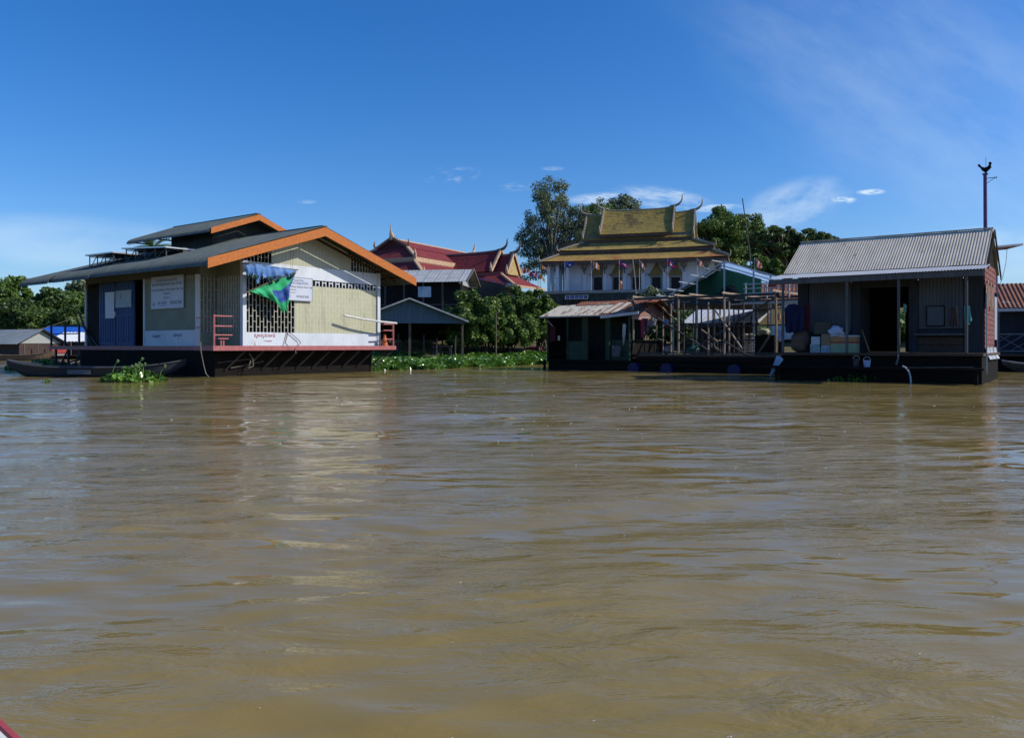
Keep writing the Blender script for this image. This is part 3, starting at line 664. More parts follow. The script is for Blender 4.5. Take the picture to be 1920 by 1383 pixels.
# ================================================================ the right floating house
RH = Fr(8.37, 26.1, -36)
M_zinc = mat('grey_zinc_sheet', (0.62, 0.535, 0.42), (0.51, 0.44, 0.345), 0.75, 1.0, (2.5, 1, 0.35), metal=0.0, c3=(0.27, 0.21, 0.16), c3t=0.61, c3s=1.6, spec=0.08)
M_zincnew = mat('bright_zinc_sheet', (0.48, 0.50, 0.52), (0.40, 0.42, 0.44), 0.45, 1.5, (0.5, 1, 1), metal=0.3)
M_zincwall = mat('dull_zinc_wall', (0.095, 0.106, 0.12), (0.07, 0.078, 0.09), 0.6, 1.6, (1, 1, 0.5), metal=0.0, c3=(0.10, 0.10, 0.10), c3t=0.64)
M_post = mat('grey_wood_post', (0.13, 0.125, 0.12), (0.09, 0.085, 0.08), 0.85, 5, (1, 1, 0.3))
rh = thing('floating_house', 'grey zinc roofed floating house with an open dark front porch and red boarded end', 'floating house', RH.loc(), RH.rz)
r = MB(); r.corr([(1.16, 3.50), (1.22, 3.54), (3.18, 4.77)], 0.12, 6.02, 0.082, 0.0068, axis='x', jag=0.012)
r.corr([(3.22, 4.77), (5.3, 3.45)], 0.12, 6.02, 0.082, 0.0068, axis='x'); r.build('roof', M_zinc, rh, thick=0.004)
MB().bar((0.1, 3.2, 4.80), (6.04, 3.2, 4.80), 0.16, 0.025).build('ridge_cap', M_zinc, rh)
r = MB(); r.corr([(-0.02, 3.27), (0.6, 3.385), (1.3, 3.50)], -0.02, 6.12, 0.082, 0.0068, axis='x', jag=0.02); r.build('porch_roof', M_zincnew, rh, thick=0.004)
MB().box(0.0, 6.08, 0.03, 0.075, 3.08, 3.245).build('eave_beam', M_post, rh)
e = MB(); 
for y0, z0, y1, z1 in ((1.2, 3.5, 3.2, 4.74), (5.3, 3.42, 3.2, 4.74)): e.bar((6.07, y0, z0 - 0.06), (6.07, y1, z1 - 0.06), 0.03, 0.16)
e.build('verge_board', M_darkwood, rh)
MB().box(0.12, 6.05, 0.12, 5.2, 0.80, 0.88).build('deck', M_brownwood, rh)
hl = MB(); hl.box(0.25, 6.0, 0.3, 5.0, -0.5, 0.79); hl.build('hull', M_darkwood, rh)
MB().box(0.0, 6.1, -0.25, 0.1, 0.40, 0.46).build('front_step', M_darkwood, rh)
for x in (0.3, 2.2, 4.2, 5.9): MB().bar((x, -0.1, 0.4), (x, -0.1, -0.3), 0.09).build('step_post', M_darkwood, rh)
def post_at(px, y=0.12, z0=0.88, z1=3.10, w=0.07):
    x = RH.hy(px, 600, y).x; MB().box(x - w / 2, x + w / 2, y - w / 2, y + w / 2, z0, z1).build('porch_post', M_post, rh)
for px in (1468, 1588, 1685, 1812): post_at(px)
YW = 1.45
def wx_(px): return RH.hy(px, 600, YW).x
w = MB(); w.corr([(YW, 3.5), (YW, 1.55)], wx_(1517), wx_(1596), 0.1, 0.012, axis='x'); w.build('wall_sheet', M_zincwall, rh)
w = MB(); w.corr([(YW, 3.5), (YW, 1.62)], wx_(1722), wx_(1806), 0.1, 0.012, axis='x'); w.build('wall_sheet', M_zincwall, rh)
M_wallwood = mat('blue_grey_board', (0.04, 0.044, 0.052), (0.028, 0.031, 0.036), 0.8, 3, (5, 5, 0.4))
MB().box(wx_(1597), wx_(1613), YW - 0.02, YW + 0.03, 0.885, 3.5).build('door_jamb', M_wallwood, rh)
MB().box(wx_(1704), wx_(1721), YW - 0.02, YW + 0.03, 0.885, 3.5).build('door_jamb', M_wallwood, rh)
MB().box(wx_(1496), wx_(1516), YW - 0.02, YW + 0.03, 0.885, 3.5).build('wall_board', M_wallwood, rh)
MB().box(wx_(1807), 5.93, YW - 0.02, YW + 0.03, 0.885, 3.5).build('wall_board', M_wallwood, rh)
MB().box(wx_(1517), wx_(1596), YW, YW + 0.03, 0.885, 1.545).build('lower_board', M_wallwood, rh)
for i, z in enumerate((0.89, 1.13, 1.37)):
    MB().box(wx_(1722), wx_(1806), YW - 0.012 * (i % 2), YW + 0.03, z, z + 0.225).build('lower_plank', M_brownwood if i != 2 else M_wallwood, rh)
MB().box(wx_(1716), wx_(1815), YW - 0.28, YW - 0.03, 1.42, 1.47).build('shelf', M_post, rh)
w0, w1 = RH.hy(1737, 574, YW - 0.03), RH.hy(1771, 611, YW - 0.03)
m = MB()
for a, c in (((w0.x, w0.z), (w1.x, w0.z)), ((w0.x, w1.z), (w1.x, w1.z)), ((w0.x, w0.z), (w0.x, w1.z)), ((w1.x, w0.z), (w1.x, w1.z))):
    m.bar((a[0], YW - 0.03, a[1]), (c[0], YW - 0.03, c[1]), 0.022)
fw = m.build('window', M_darkwood, rh)
MB().box(w0.x + .02, w1.x - .02, YW - 0.028, YW - 0.018, w1.z + .02, w0.z - .02).build('shutter', M_zincwall, fw)
# door leaf and dark interior, open slit at the back
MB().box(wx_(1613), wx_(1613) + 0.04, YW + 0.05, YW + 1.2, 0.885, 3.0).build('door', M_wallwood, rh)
xs = RH.hy(1690, 600, 5.1).x
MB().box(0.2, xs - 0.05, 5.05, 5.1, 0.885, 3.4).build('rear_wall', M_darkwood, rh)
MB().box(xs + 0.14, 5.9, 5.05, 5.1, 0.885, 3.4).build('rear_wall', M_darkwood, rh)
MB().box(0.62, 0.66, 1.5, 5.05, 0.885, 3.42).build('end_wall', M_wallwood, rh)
# red boarded right end, plane x = 5.95
M_red = mat('weathered_red_board', (0.20, 0.058, 0.048), (0.14, 0.042, 0.036), 0.8, 3, (1, 1, 6), c3=(0.26, 0.20, 0.17), c3t=0.55, c3s=4)
for i in range(17):
    z = 0.98 + 0.155 * i
    if 9 <= i <= 11: continue
    y1 = 4.2 if i < 9 else 4.9
    zt = 3.5
    MB().slab([(5.955, 1.47, z), (5.955, y1, z), (5.94, y1, z + 0.165), (5.94, 1.47, z + 0.165)], (0.018, 0, 0)).build('wall_plank', M_red, rh)
for k in range(6):
    y = 1.55 + k * 0.42
    MB().bar((5.99, y, 2.2 + 0.05 * (k % 3)), (5.99, y + 0.06, 2.95 + 0.12 * (k % 2)), 0.26, 0.018, up=(1, 0, 0)).build('patch_board', mat('patch_plank', (0.33, 0.21, 0.16), (0.22, 0.12, 0.09), 0.8, 6, c3=(0.09, 0.05, 0.04), c3t=0.58), rh)
for y in (1.5, 2.5, 3.6):
    MB().grid(lambda u, v: (6.0 + 0.1 * u * u, y + 0.9 * v, 1.05 - 0.36 * u), 4, 3).build('skirt_sheet', M_zincnew, rh, thick=0.01)
MB().slab([(5.94, 1.47, 3.52), (5.94, 4.95, 3.52), (5.94, 3.2, 4.66)], (0.02, 0, 0)).build('gable_board', M_darkwood, rh)
w = MB(); w.corr([(5.97, 2.7), (5.97, 1.3)], 4.3, 5.0, 0.1, 0.012, axis='y'); w.build('end_sheet', M_zincnew, rh)
pole = thing('clothes_rod', 'thin pale pole standing at the right corner of the porch', 'pole', RH.w((6.12, 0.3, 0)), RH.rz)
MB().tube([(0, 0, 0.3), (0, 0, 2.6)], 0.02, 6).build('rod', M_steel, pole)
MB().box(wx_(1613.5), wx_(1703.5), YW - 0.01, YW + 0.03, 2.95, 3.52).build('door_header', M_wallwood, rh)
MB().box(xs - 0.047, xs + 0.137, 5.05, 5.1, 2.45, 3.4).build('rear_wall', M_darkwood, rh)
# -------- goods and laundry on the porch
def box_thing(name, label, cat, fr, px0, py0, px1, py1, y, d, m, lid=None, group=None):
    a, c = fr.hy(px0, py1, y), fr.hy(px1, py0, y); w_, h_ = c.x - a.x, c.z - a.z
    t = thing(name, label, cat, fr.w(((a.x + c.x) / 2, y, a.z)), fr.rz, group)
    b = MB(); r_ = 0.012
    b.box(-w_ / 2, w_ / 2, 0, d, 0, h_); b.build('body', m, t)
    if lid: MB().box(-w_ / 2 - 0.012, w_ / 2 + 0.012, -0.012, d + 0.012, h_ + 0.001, h_ + 0.045).build('lid', lid, t)
    return t
M_card = mat('brown_carton', (0.30, 0.21, 0.12), (0.24, 0.17, 0.10), 0.8, 3); M_cool = mat('orange_cool_box', (0.42, 0.22, 0.10), (0.36, 0.18, 0.08), 0.5, 2)
M_redpl = mat('red_plastic', (0.42, 0.04, 0.03), None, 0.4); M_whitepl = mat('white_plastic', (0.54, 0.56, 0.58), (0.44, 0.46, 0.49), 0.45, 3)
M_greenbox = mat('pale_green_tub', (0.30, 0.36, 0.22), (0.24, 0.3, 0.18), 0.5, 3)
fl = 0.885
def on_floor(px0, px1, py0, y):  # photo column range, top row; bottom on the porch floor
    a, c = RH.hy(px0, 600, y), RH.hy(px1, py0, y); return a.x, c.x, c.z
for nm, lb, cat, a, m, lid in (
    ('cool_box', 'pale green tub, lowest of the stack by the porch door', 'box', (1557, 643, 1606, 664), M_greenbox, M_redpl),
    ('cool_box', 'orange cool box with white lid, on top of the pale green tub', 'box', (1557, 631, 1606, 642), M_cool, M_whitepl),
    ('carton', 'pale speckled carton at the bottom left of the porch goods', 'carton', (1519, 645, 1537, 664), mat('speckled_carton', (0.4, 0.45, 0.45), (0.2, 0.28, 0.27), 0.7, 9), None),
    ('carton', 'white and blue printed carton in the middle of the porch goods', 'carton', (1539, 648, 1556, 664), mat('blue_white_carton', (0.42, 0.47, 0.58), (0.16, 0.2, 0.26), 0.6, 6), None),
    ('carton', 'white carton resting on the speckled carton', 'carton', (1521, 631, 1537, 645), M_whitepl, None),
    ('carton', 'tall brown carton beside the orange cool box', 'carton', (1540, 626, 1556, 648), M_card, None),
    ('carton', 'large dark brown carton leaning behind the white carton', 'carton', (1526, 604, 1556, 626), mat('dim_carton', (0.12, 0.10, 0.075), None, 0.85), None)):
    y = 0.55 if 'large dark' not in lb else 0.8
    box_thing(nm, lb, cat, RH, a[0], a[1], a[2], a[3], y, 0.4, m, lid)
def blob(name, label, cat, loc, rad, m, seed=0, rough=0.18, sq=0.7, part='sack', n=(18, 12)):
    rr = random.Random(seed); ph = [rr.uniform(0, 6.28) for _ in range(6)]
    t = thing(name, label, cat, loc, rr.uniform(0, 3)); rx, ry, rz_ = rad
    def fn(u, v):
        a = u * 2 * math.pi; b_ = (v - 0.5) * math.pi
        k = 1 + rough * (math.sin(a * 3 + ph[0] + b_ * 2) * 0.5 + math.sin(a * 5 + ph[1]) * 0.3 * math.cos(b_) + math.sin(b_ * 6 + ph[2] + a) * 0.4)
        cb = math.copysign(abs(math.cos(b_)) ** sq, math.cos(b_))
        return (rx * cb * math.cos(a) * k, ry * cb * math.sin(a) * k, rz_ + rz_ * math.sin(b_) * (k if b_ > 0 else 1))
    MB().grid(fn, *n).build(part, m, t, smooth=True)
    return t
p = RH.hy(1500, 663, 0.75); blob('cloth_sack', 'bulging brown cloth sack on the porch floor left of the cartons', 'sack', RH.w((p.x, 0.75, fl)), (0.30, 0.28, 0.36), mat('brown_sackcloth', (0.17, 0.105, 0.08), (0.12, 0.07, 0.055), 0.9, 5, c3=(0.1, 0.085, 0.05), c3t=0.55), 3)
p = RH.hy(1567, 632, 0.5); blob('plastic_bag', 'white plastic bag slumped on the orange cool box', 'bag', RH.w((p.x, 0.6, p.z)), (0.22, 0.18, 0.17), mat('white_bag_film', (0.5, 0.55, 0.68), (0.38, 0.43, 0.56), 0.4, 6), 8, 0.3)
def hung(name, label, cat, fr, top, bot, y, m, seed=1, fold=0.03, nf=3, group=None, part='cloth', rag=0.05):
    T = [fr.hy(px, py, y) for px, py in top]; B = [fr.hy(px, py, y) for px, py in bot]
    base = fr.w(T[0]); t = Vector(T[0])
    mb = MB(); cloth(mb, [p - t for p in T], [p - t for p in B], 12, fold, nf, seed, rag=rag)
    o = mb.build(name, m, smooth=True, thick=0.008, loc=base, rz=fr.rz)
    return tag(o, label, cat, group)
M_navy = mat('navy_cloth', (0.018, 0.026, 0.075), (0.012, 0.017, 0.05), 0.9, 4)
hung('jacket', 'dark navy jacket hung from the porch eave at its left end', 'clothing', RH, [(1471, 580), (1478, 571), (1490, 569), (1500, 573), (1506, 580)], [(1472, 622), (1480, 624), (1490, 623), (1499, 624), (1505, 618)], 0.4, M_navy, 2, 0.05)
hung('trousers', 'dark red trousers hung behind the navy jacket', 'clothing', RH, [(1508, 572), (1514, 570), (1520, 572)], [(1507, 617), (1513, 618), (1519, 616)], 0.6, mat('maroon_cloth', (0.09, 0.02, 0.03), None, 0.9), 3)
hung('white_cloth', 'long white cloth hanging over the edge of the deck to the water', 'cloth', RH, [(1456, 667), (1464, 668), (1469, 674)], [(1443, 704), (1446, 706), (1450, 700)], 0.05, M_banwhite if False else mat('pale_blue_cloth', (0.45, 0.52, 0.68), (0.36, 0.43, 0.58), 0.8, 4), 5, 0.04)
hung('towel', 'turquoise towel hung at the right end of the porch', 'towel', RH, [(1808, 573), (1813, 573), (1818, 574)], [(1809, 610), (1814, 612), (1822, 600)], 0.5, mat('turquoise_cloth', (0.10, 0.42, 0.38), (0.07, 0.32, 0.3), 0.8, 4), 6)
hung('towel', 'brown towel hung beside the window shutter', 'towel', RH, [(1782, 575), (1788, 574), (1794, 575)], [(1779, 612), (1787, 614), (1796, 612)], 0.9, mat('brown_cloth', (0.09, 0.06, 0.055), None, 0.9), 7)
hung('towel', 'small green towel hung beside the dark doorway', 'towel', RH, [(1694, 569), (1697, 570), (1700, 572)], [(1694, 586), (1697, 588), (1699, 584)], 1.3, mat('mint_cloth', (0.25, 0.55, 0.42), None, 0.8), 8)
def bucket(label, loc, r_, h_, m, cat='bucket', name='bucket'):
    t = thing(name, label, cat, loc)
    MB().tube([(0, 0, 0), (0, 0, h_)], [r_ * 0.8, r_], 16, cap=False).add([(r_ * .8 * math.cos(a), r_ * .8 * math.sin(a), 0.005) for a in np.linspace(0, 6.283, 17)[:-1]], [tuple(range(16))]).build('tub', m, t, smooth=False, thick=0.01)
    MB().tube([(r_ * math.cos(a), 0, h_ + r_ * 0.9 * math.sin(a)) for a in np.linspace(0, math.pi, 11)], 0.008, 5).build('handle', M_steel, t)
    return t
p = RH.hy(1626, 690, -0.05); bucket('small blue and white bucket on the front step', RH.w((p.x, -0.08, 0.462)), 0.11, 0.2, mat('blue_white_pail', (0.22, 0.3, 0.55), (0.4, 0.46, 0.6), 0.4, 8))
p = RH.hy(1606, 690, -0.05); bucket('dark pail on the front step, left of the blue bucket', RH.w((p.x, -0.08, 0.462)), 0.10, 0.24, mat('dark_pail', (0.05, 0.055, 0.06), None, 0.5))
hp = thing('hoop_pipe', 'white curved pipe bending down from the step into the water', 'pipe', RH.loc(), RH.rz)
MB().tube([RH.hy(1692, 686, -0.3), RH.hy(1698, 689, -0.3), RH.hy(1704, 696, -0.3), RH.hy(1707, 705, -0.3), RH.hy(1708, 716, -0.3), RH.hy(1707, 726, -0.3)], 0.022, 8).build('pipe', M_whitepl, hp)
MB().tube([RH.hy(1684, 662, 0.1), RH.hy(1684, 672, 0.05), RH.hy(1680, 684, 0.0)], 0.03, 6).tube([RH.hy(1700, 689, -0.28), RH.hy(1826, 688, -0.28)], 0.012, 5).build('rail', M_post, hp)
# weathercock pole
wp = RH.l(Wp(1849, 440, 27.6))
wv = thing('weathervane_pole', 'tall violet pole topped with a rooster weathervane behind the zinc roof', 'weathervane', RH.w((wp.x, wp.y, 0)), RH.rz)
zt = Wp(1846, 328, 27.6).z
MB().tube([(0, 0, 0.2), (-0.03, 0, zt)], [0.07, 0.058], 10).tube([(-0.03, 0, zt - 0.02), (-0.03, 0, zt + 0.05)], [0.06, 0.1], 10).build('pole', mat('violet_paint', (0.085, 0.055, 0.17), (0.07, 0.045, 0.13), 0.5, 5), wv)
MB().bar((0.02, 0, zt - 0.12), (0.30, 0, zt - 0.12), 0.02).bar((0.0, 0, zt - 0.3), (0.26, 0, zt - 0.13), 0.015).bar((0.3, 0, zt - .17), (.3, 0, zt - .08), 0.02).build('bracket', M_darkwood, wv)
rc = [(-.02, .05), (-.10, .12), (-.15, .22), (-.2, .26), (-.23, .33), (-.17, .35), (-.13, .29), (-.09, .24), (-.02, .21), (.05, .22), (.11, .28), (.10, .36), (.16, .39), (.20, .33), (.17, .27), (.19, .20), (.14, .13), (.06, .06), (.03, .0), (0, .0)]
MB().slab([(x - 0.03, -0.02, zt + 0.05 + z) for x, z in rc], (0, 0.04, 0)).build('rooster', M_darkwood, wv)
MB().tube([(-0.01, 0, zt + .2), (-0.01, 0, zt + .62)], 0.006, 5).build('spike', M_darkwood, wv)
sp_ = RH.l(Wp(1868, 600, 27.6))
sv = thing('solar_panel', 'solar panel tilted on a blue pole behind the right end of the zinc roof', 'solar panel', RH.w((sp_.x, sp_.y, 0)), 0)
Ys = RH.w(sp_).y; ztop = H + (648 - 467) / F * Ys
MB().tube([(0, 0, 0.1), (0, 0, ztop - 0.02)], 0.045, 8).build('pole', mat('blue_pole_paint', (0.04, 0.05, 0.2), None, 0.5), sv)
MB().slab([(-0.25, -0.45, ztop + 0.02), (0.62, -0.45, ztop + 0.10), (0.62, 0.5, ztop + 0.06), (-0.25, 0.5, ztop - 0.02)], (0, 0, 0.02)).build('cells', M_pv, sv)
m = MB(); c = [Vector((-0.25, -0.45, ztop + 0.03)), Vector((0.62, -0.45, ztop + 0.11)), Vector((0.62, 0.5, ztop + 0.07)), Vector((-0.25, 0.5, ztop - 0.01))]
for i in range(4): m.bar(c[i], c[(i + 1) % 4], 0.045, 0.06)
m.build('frame', M_whitepl, sv)
MB().tube([(0.5, 0.2, ztop + .05), (0.45, .2, ztop - 0.5), (0.3, .15, ztop - 1.0), (0.05, 0, ztop - 1.4)], 0.008, 5).build('cable', M_ink, sv)

# ================================================================ far right house
FH = Fr(20.3, 35.0, -22)
M_rust = mat('rusty_zinc_sheet', (0.24, 0.095, 0.055), (0.17, 0.065, 0.04), 0.8, 1.6, (1, 1, 0.5), c3=(0.38, 0.30, 0.24), c3t=0.60, c3s=1.4)
fh = thing('floating_house', 'rusty roofed floating house with crossed porch rails at the right edge', 'floating house', FH.loc(), FH.rz)
a, b_ = FH.hy(1868, 577, -0.3), FH.hy(1990, 575, -0.3)
c_ = FH.hy(1870, 532, 2.2)
m = MB(); m.corr([(-0.3, a.z), (2.2, c_.z)], a.x, a.x + 6.5, 0.17, 0.02, axis='x', jag=0.02); m.corr([(2.25, c_.z), (5, a.z)], a.x, a.x + 6.5, 0.17, 0.02, axis='x'); m.build('roof', M_rust, fh, thick=0.005)
MB().box(a.x, a.x + 6.5, -0.28, -0.22, a.z - 0.16, a.z - 0.03).build('eave_board', M_zincnew, fh)
fz = 0.75
MB().box(a.x + 0.15, a.x + 6.3, 0.9, 0.96, fz, a.z + 0.3).build('front_wall', mat('dark_blue_board', (0.03, 0.04, 0.06), None, 0.8), fh)
MB().box(a.x + 0.15, a.x + 0.21, 0.97, 4.5, fz, a.z).build('end_wall', M_darkwood, fh)
MB().box(a.x - 0.3, a.x + 6.5, -0.3, 4.6, fz - 0.1, fz - 0.003).build('deck', M_brownwood, fh)
MB().box(a.x, a.x + 6.4, 0.0, 4.4, -0.5, fz - 0.11).build('hull', M_darkwood, fh)
rl = MB(); M_rail = mat('grey_blue_rail', (0.14, 0.16, 0.19), None, 0.7)
for z in (fz + 0.85, fz + 0.12): rl.bar((a.x, -0.15, z), (a.x + 6.3, -0.15, z), 0.06)
x = a.x + 0.05
while x < a.x + 6:
    rl.bar((x, -0.15, fz), (x, -0.15, fz + 0.9), 0.06); rl.bar((x, -0.15, fz + 0.14), (x + 1.05, -0.15, fz + 0.84), 0.035); rl.bar((x, -0.15, fz + 0.84), (x + 1.05, -0.15, fz + 0.14), 0.035)
    rl.bar((x, -.13, fz + .48), (x + .52, -.13, fz + .82), .03); rl.bar((x + .52, -.13, fz + .15), (x + 1.05, -.13, fz + .48), .03)
    x += 1.05
rl.build('railing', M_rail, fh)
for k, x in enumerate((a.x + 0.1, a.x + 3, a.x + 6)): MB().bar((x, -0.2, fz), (x, -0.2, a.z - 0.1), 0.08).build('porch_post', M_post, fh)
t = thing('dinghy', 'small pale boat tied below the crossed rails at the right edge', 'boat', FH.w((a.x + 1.8, -1.0, 0.12)), FH.rz)
m, rim, pr = boat_mesh(3.4, 0.8, 0.22, sheer=0.15); m.build('hull', mat('worn_boat', (0.10, 0.09, 0.08), (0.06, 0.055, 0.05), 0.8, 4), t, thick=0.02); rim.build('gunwale', mat('pale_gunwale', (0.5, 0.48, 0.42), None, 0.7), t)

# ================================================================ rusty roofed shed and the timber platform
PF = Fr(1.75, 37.5, -40)
sh = thing('floating_shed', 'small dark green shed on floats under a patched rusty and whitish tin roof', 'shed', PF.loc(), PF.rz)
M_whiterust = mat('whitewashed_rusty_sheet', (0.50, 0.46, 0.38), (0.42, 0.38, 0.31), 0.75, 1.1, (2.2, 0.6, 1), c3=(0.16, 0.10, 0.065), c3t=0.545, c3s=1.9)
M_shedgreen = mat('dull_green_paint', (0.035, 0.07, 0.045), (0.025, 0.05, 0.034), 0.7, 2)
sl_ = lambda y: 2.46 + (y + 0.3) * (3.16 - 2.46) / 1.9
m = MB()
nr = 26
m.corr([(-0.3, sl_(-0.3)), (0.6, sl_(0.6)), (1.25, sl_(1.25))], -0.35, 3.0, 0.14, 0.016, axis='x', jag=0.03); m.build('roof', M_whiterust, sh, thick=0.004)
m = MB(); m.corr([(-0.28, sl_(-0.3) + .02), (0.7, sl_(0.7) + .02), (1.6, sl_(1.6) + .02)], 2.95, 5.0, 0.14, 0.016, axis='x', jag=0.05); m.build('rusty_sheet', M_rust, sh, thick=0.004)
m = MB(); m.corr([(1.1, sl_(1.1) + .03), (1.62, sl_(1.6) + .03)], 0.7, 3.0, 0.14, 0.016, axis='x', jag=0.04); m.build('rusty_sheet', M_rust, sh, thick=0.004)
for x in (3.05, 3.5): m = MB(); m.corr([(-0.2, sl_(-0.2) + .045), (1.2, sl_(1.2) + .045)], x, x + 0.28, 0.14, 0.014, axis='x'); m.build('pale_sheet', M_whiterust, sh, thick=0.004)
m = MB(); m.corr([(1.62, sl_(1.6)), (3.5, 2.4)], 0.3, 5.0, 0.14, 0.016, axis='x'); m.build('roof', M_rust, sh, thick=0.004)
MB().bar((-0.36, -0.31, 2.43), (3.7, -0.31, 2.43), 0.03, 0.05).build('eave_batten', mat('pale_batten', (0.55, 0.53, 0.48), None, 0.7), sh)
MB().bar((3.1, -0.36, 2.36), (5.0, -0.30, 2.5), 0.05, 0.12).build('loose_board', M_whitepl, sh)
FZ = 0.46
MB().box(-0.15, 4.45, -0.05, 3.2, FZ - 0.08, FZ).build('floor', M_darkwood, sh)
MB().box(-0.1, 4.4, 0.05, 3.1, -0.4, FZ - 0.085).build('hull', M_darkwood, sh)
for x in (-0.1, 1.05, 2.15, 3.3, 4.35): MB().box(x - 0.03, x + 0.03, -0.02, 0.04, FZ, 2.42).build('post', M_shedgreen, sh)
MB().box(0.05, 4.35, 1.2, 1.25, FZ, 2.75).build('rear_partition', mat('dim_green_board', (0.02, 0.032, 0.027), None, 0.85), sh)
MB().box(1.1, 2.12, 0.0, 0.03, FZ, FZ + 0.85).build('counter_front', M_shedgreen, sh)
MB().box(3.2, 4.3, 0.25, 0.29, FZ, FZ + 0.9).build('counter_front', M_shedgreen, sh)
for x in (1.72, 3.0): MB().box(x, x + 0.26, 0.2, 0.24, FZ, 2.4).build('door', M_shedgreen, sh)
MB().box(-0.12, -0.08, 0.05, 3.1, FZ, 2.5).build('end_wall', M_darkwood, sh)
MB().slab([(4.40, 0.1, 2.40), (4.40, 3.2, 2.40), (4.40, 1.6, 3.08)], (0.04, 0, 0)).build('gable_board', mat('pink_brown_board', (0.30, 0.17, 0.14), (0.24, 0.13, 0.11), 0.8, 4, (1, 3, 1)), sh)
MB().box(4.40, 4.44, 0.1, 3.1, FZ, 1.35).build('end_wall', M_darkwood, sh)
MB().box(4.41, 4.45, 0.1, 3.1, 2.25, 2.395).build('end_rail', mat('pale_pink_board', (0.42, 0.3, 0.27), None, 0.8), sh)
MB().bar((-0.2, -0.1, 0.45), (-0.2, -0.1, -0.4), 0.09).build('mooring_post', M_darkwood, sh)
p = PF.hy(1052, 560, 0.15)
hung('umbrella', 'furled red and white umbrella hung at the left of the shed', 'umbrella', PF, [(1026, 600), (1028, 601), (1030, 603)], [(1035, 611), (1037, 612), (1038, 612)], -0.15, mat('red_white_cloth', (0.6, 0.06, 0.06), (0.7, 0.66, 0.64), 0.7, 14), 3, 0.01)
hung('shirt', 'dark maroon shirt hung inside the left of the shed', 'clothing', PF, [(1027, 612), (1034, 611), (1042, 613)], [(1026, 640), (1034, 642), (1042, 639)], 0.1, mat('maroon_cloth', (0.09, 0.02, 0.03), None, 0.9), 9)
hung('tag_card', 'small cream card hung beside the maroon shirt', 'card', PF, [(1046, 629), (1048, 629), (1050, 629)], [(1046, 638), (1048, 638), (1050, 638)], 0.0, mat('cream_card', (0.6, 0.55, 0.38), None, 0.7), 9, 0.0, rag=0)
blob('sack', 'grey patterned sack leaning inside the shed', 'sack', PF.w((1.0, 0.5, FZ)), (0.28, 0.25, 0.36), mat('grey_sack', (0.09, 0.10, 0.12), (0.05, 0.055, 0.07), 0.8, 9), 5)
a = PF.hy(1150, 668, -0.02); c_ = PF.hy(1163, 650, -0.02)
t = thing('crate', 'pale plastic crate hung on the front of the shed', 'crate', PF.w((a.x, -0.1, a.z)), PF.rz); m = MB()
for k in range(5): m.box(0, c_.x - a.x, -0.02, 0.0, k * 0.1, k * 0.1 + 0.05)
for x in (0, (c_.x - a.x) - .03): m.box(x, x + .03, -0.015, 0.06, 0, 0.46)
m.box(0, c_.x - a.x, 0.04, 0.08, 0, .45); m.build('slats', mat('grey_crate', (0.12, 0.15, 0.18), None, 0.6), t)
p = PF.hy(1172, 615, -0.08)
hung('rag', 'bundle of white rags tied to the shed corner', 'cloth', PF, [(1168, 607), (1171, 606), (1174, 609)], [(1167, 640), (1170, 642), (1172, 637)], -0.1, mat('white_rag', (0.62, 0.62, 0.6), (0.3, 0.3, 0.3), 0.8, 8), 12, 0.03, rag=0.3)

# laundry on the end of the shed, each a thing of its own
lx = 4.75
def hang_x(name, label, px, py0, py1, w, m, seed):
    a = PF.hy(px, py0, 0.9); b_ = PF.hy(px + w, py0, 0.9); z0 = a.z; z1 = PF.hy(px, py1, 0.9).z
    mb = MB(); wd_ = b_.x - a.x
    cloth(mb, [(0, 0, 0), (wd_ / 2, 0, 0), (wd_, 0, 0)], [(0.1 * wd_, 0, z1 - z0), (wd_ / 2, 0, z1 - z0 - .04), (wd_ * .9, 0, z1 - z0)], 10, 0.03, 2, seed, rag=0.1)
    tag(mb.build(name, m, smooth=True, thick=0.008, loc=PF.w(a), rz=PF.rz), label, 'clothing', 'laundry on the line beside the rusty shed')
for nm, lb, px, y0, y1, w_, c_ in (('towel', 'magenta towel on the line, longest of the laundry', 1201, 597, 630, 7, (0.42, 0.06, 0.16)), ('shirt', 'dark violet shirt beside the magenta towel', 1208, 597, 622, 7, (0.09, 0.05, 0.14)),
        ('shirt', 'grey shirt in the middle of the laundry line', 1216, 598, 612, 8, (0.26, 0.26, 0.27)), ('vest', 'white vest on the laundry line', 1225, 598, 610, 5, (0.7, 0.7, 0.68)), ('shirt', 'black shorts hung below the grey shirt', 1217, 612, 626, 6, (0.03, 0.03, 0.035)),
        ('blouse', 'bright blue blouse at the right end of the laundry', 1244, 600, 609, 9, (0.12, 0.3, 0.7))):
    hang_x(nm, lb, px, y0, y1, w_, mat(nm + lb[:6] + '_cloth', c_, tuple(x * .7 for x in c_), 0.85, 5), px)
tag(MB().tube([PF.w(PF.hy(1190, 597, 0.9)), PF.w(PF.hy(1225, 597, 0.9)), PF.w(PF.hy(1262, 600, 0.9))], 0.008, 5).build('washing_line', M_rope), 'thin washing line strung beside the rusty shed', 'line')

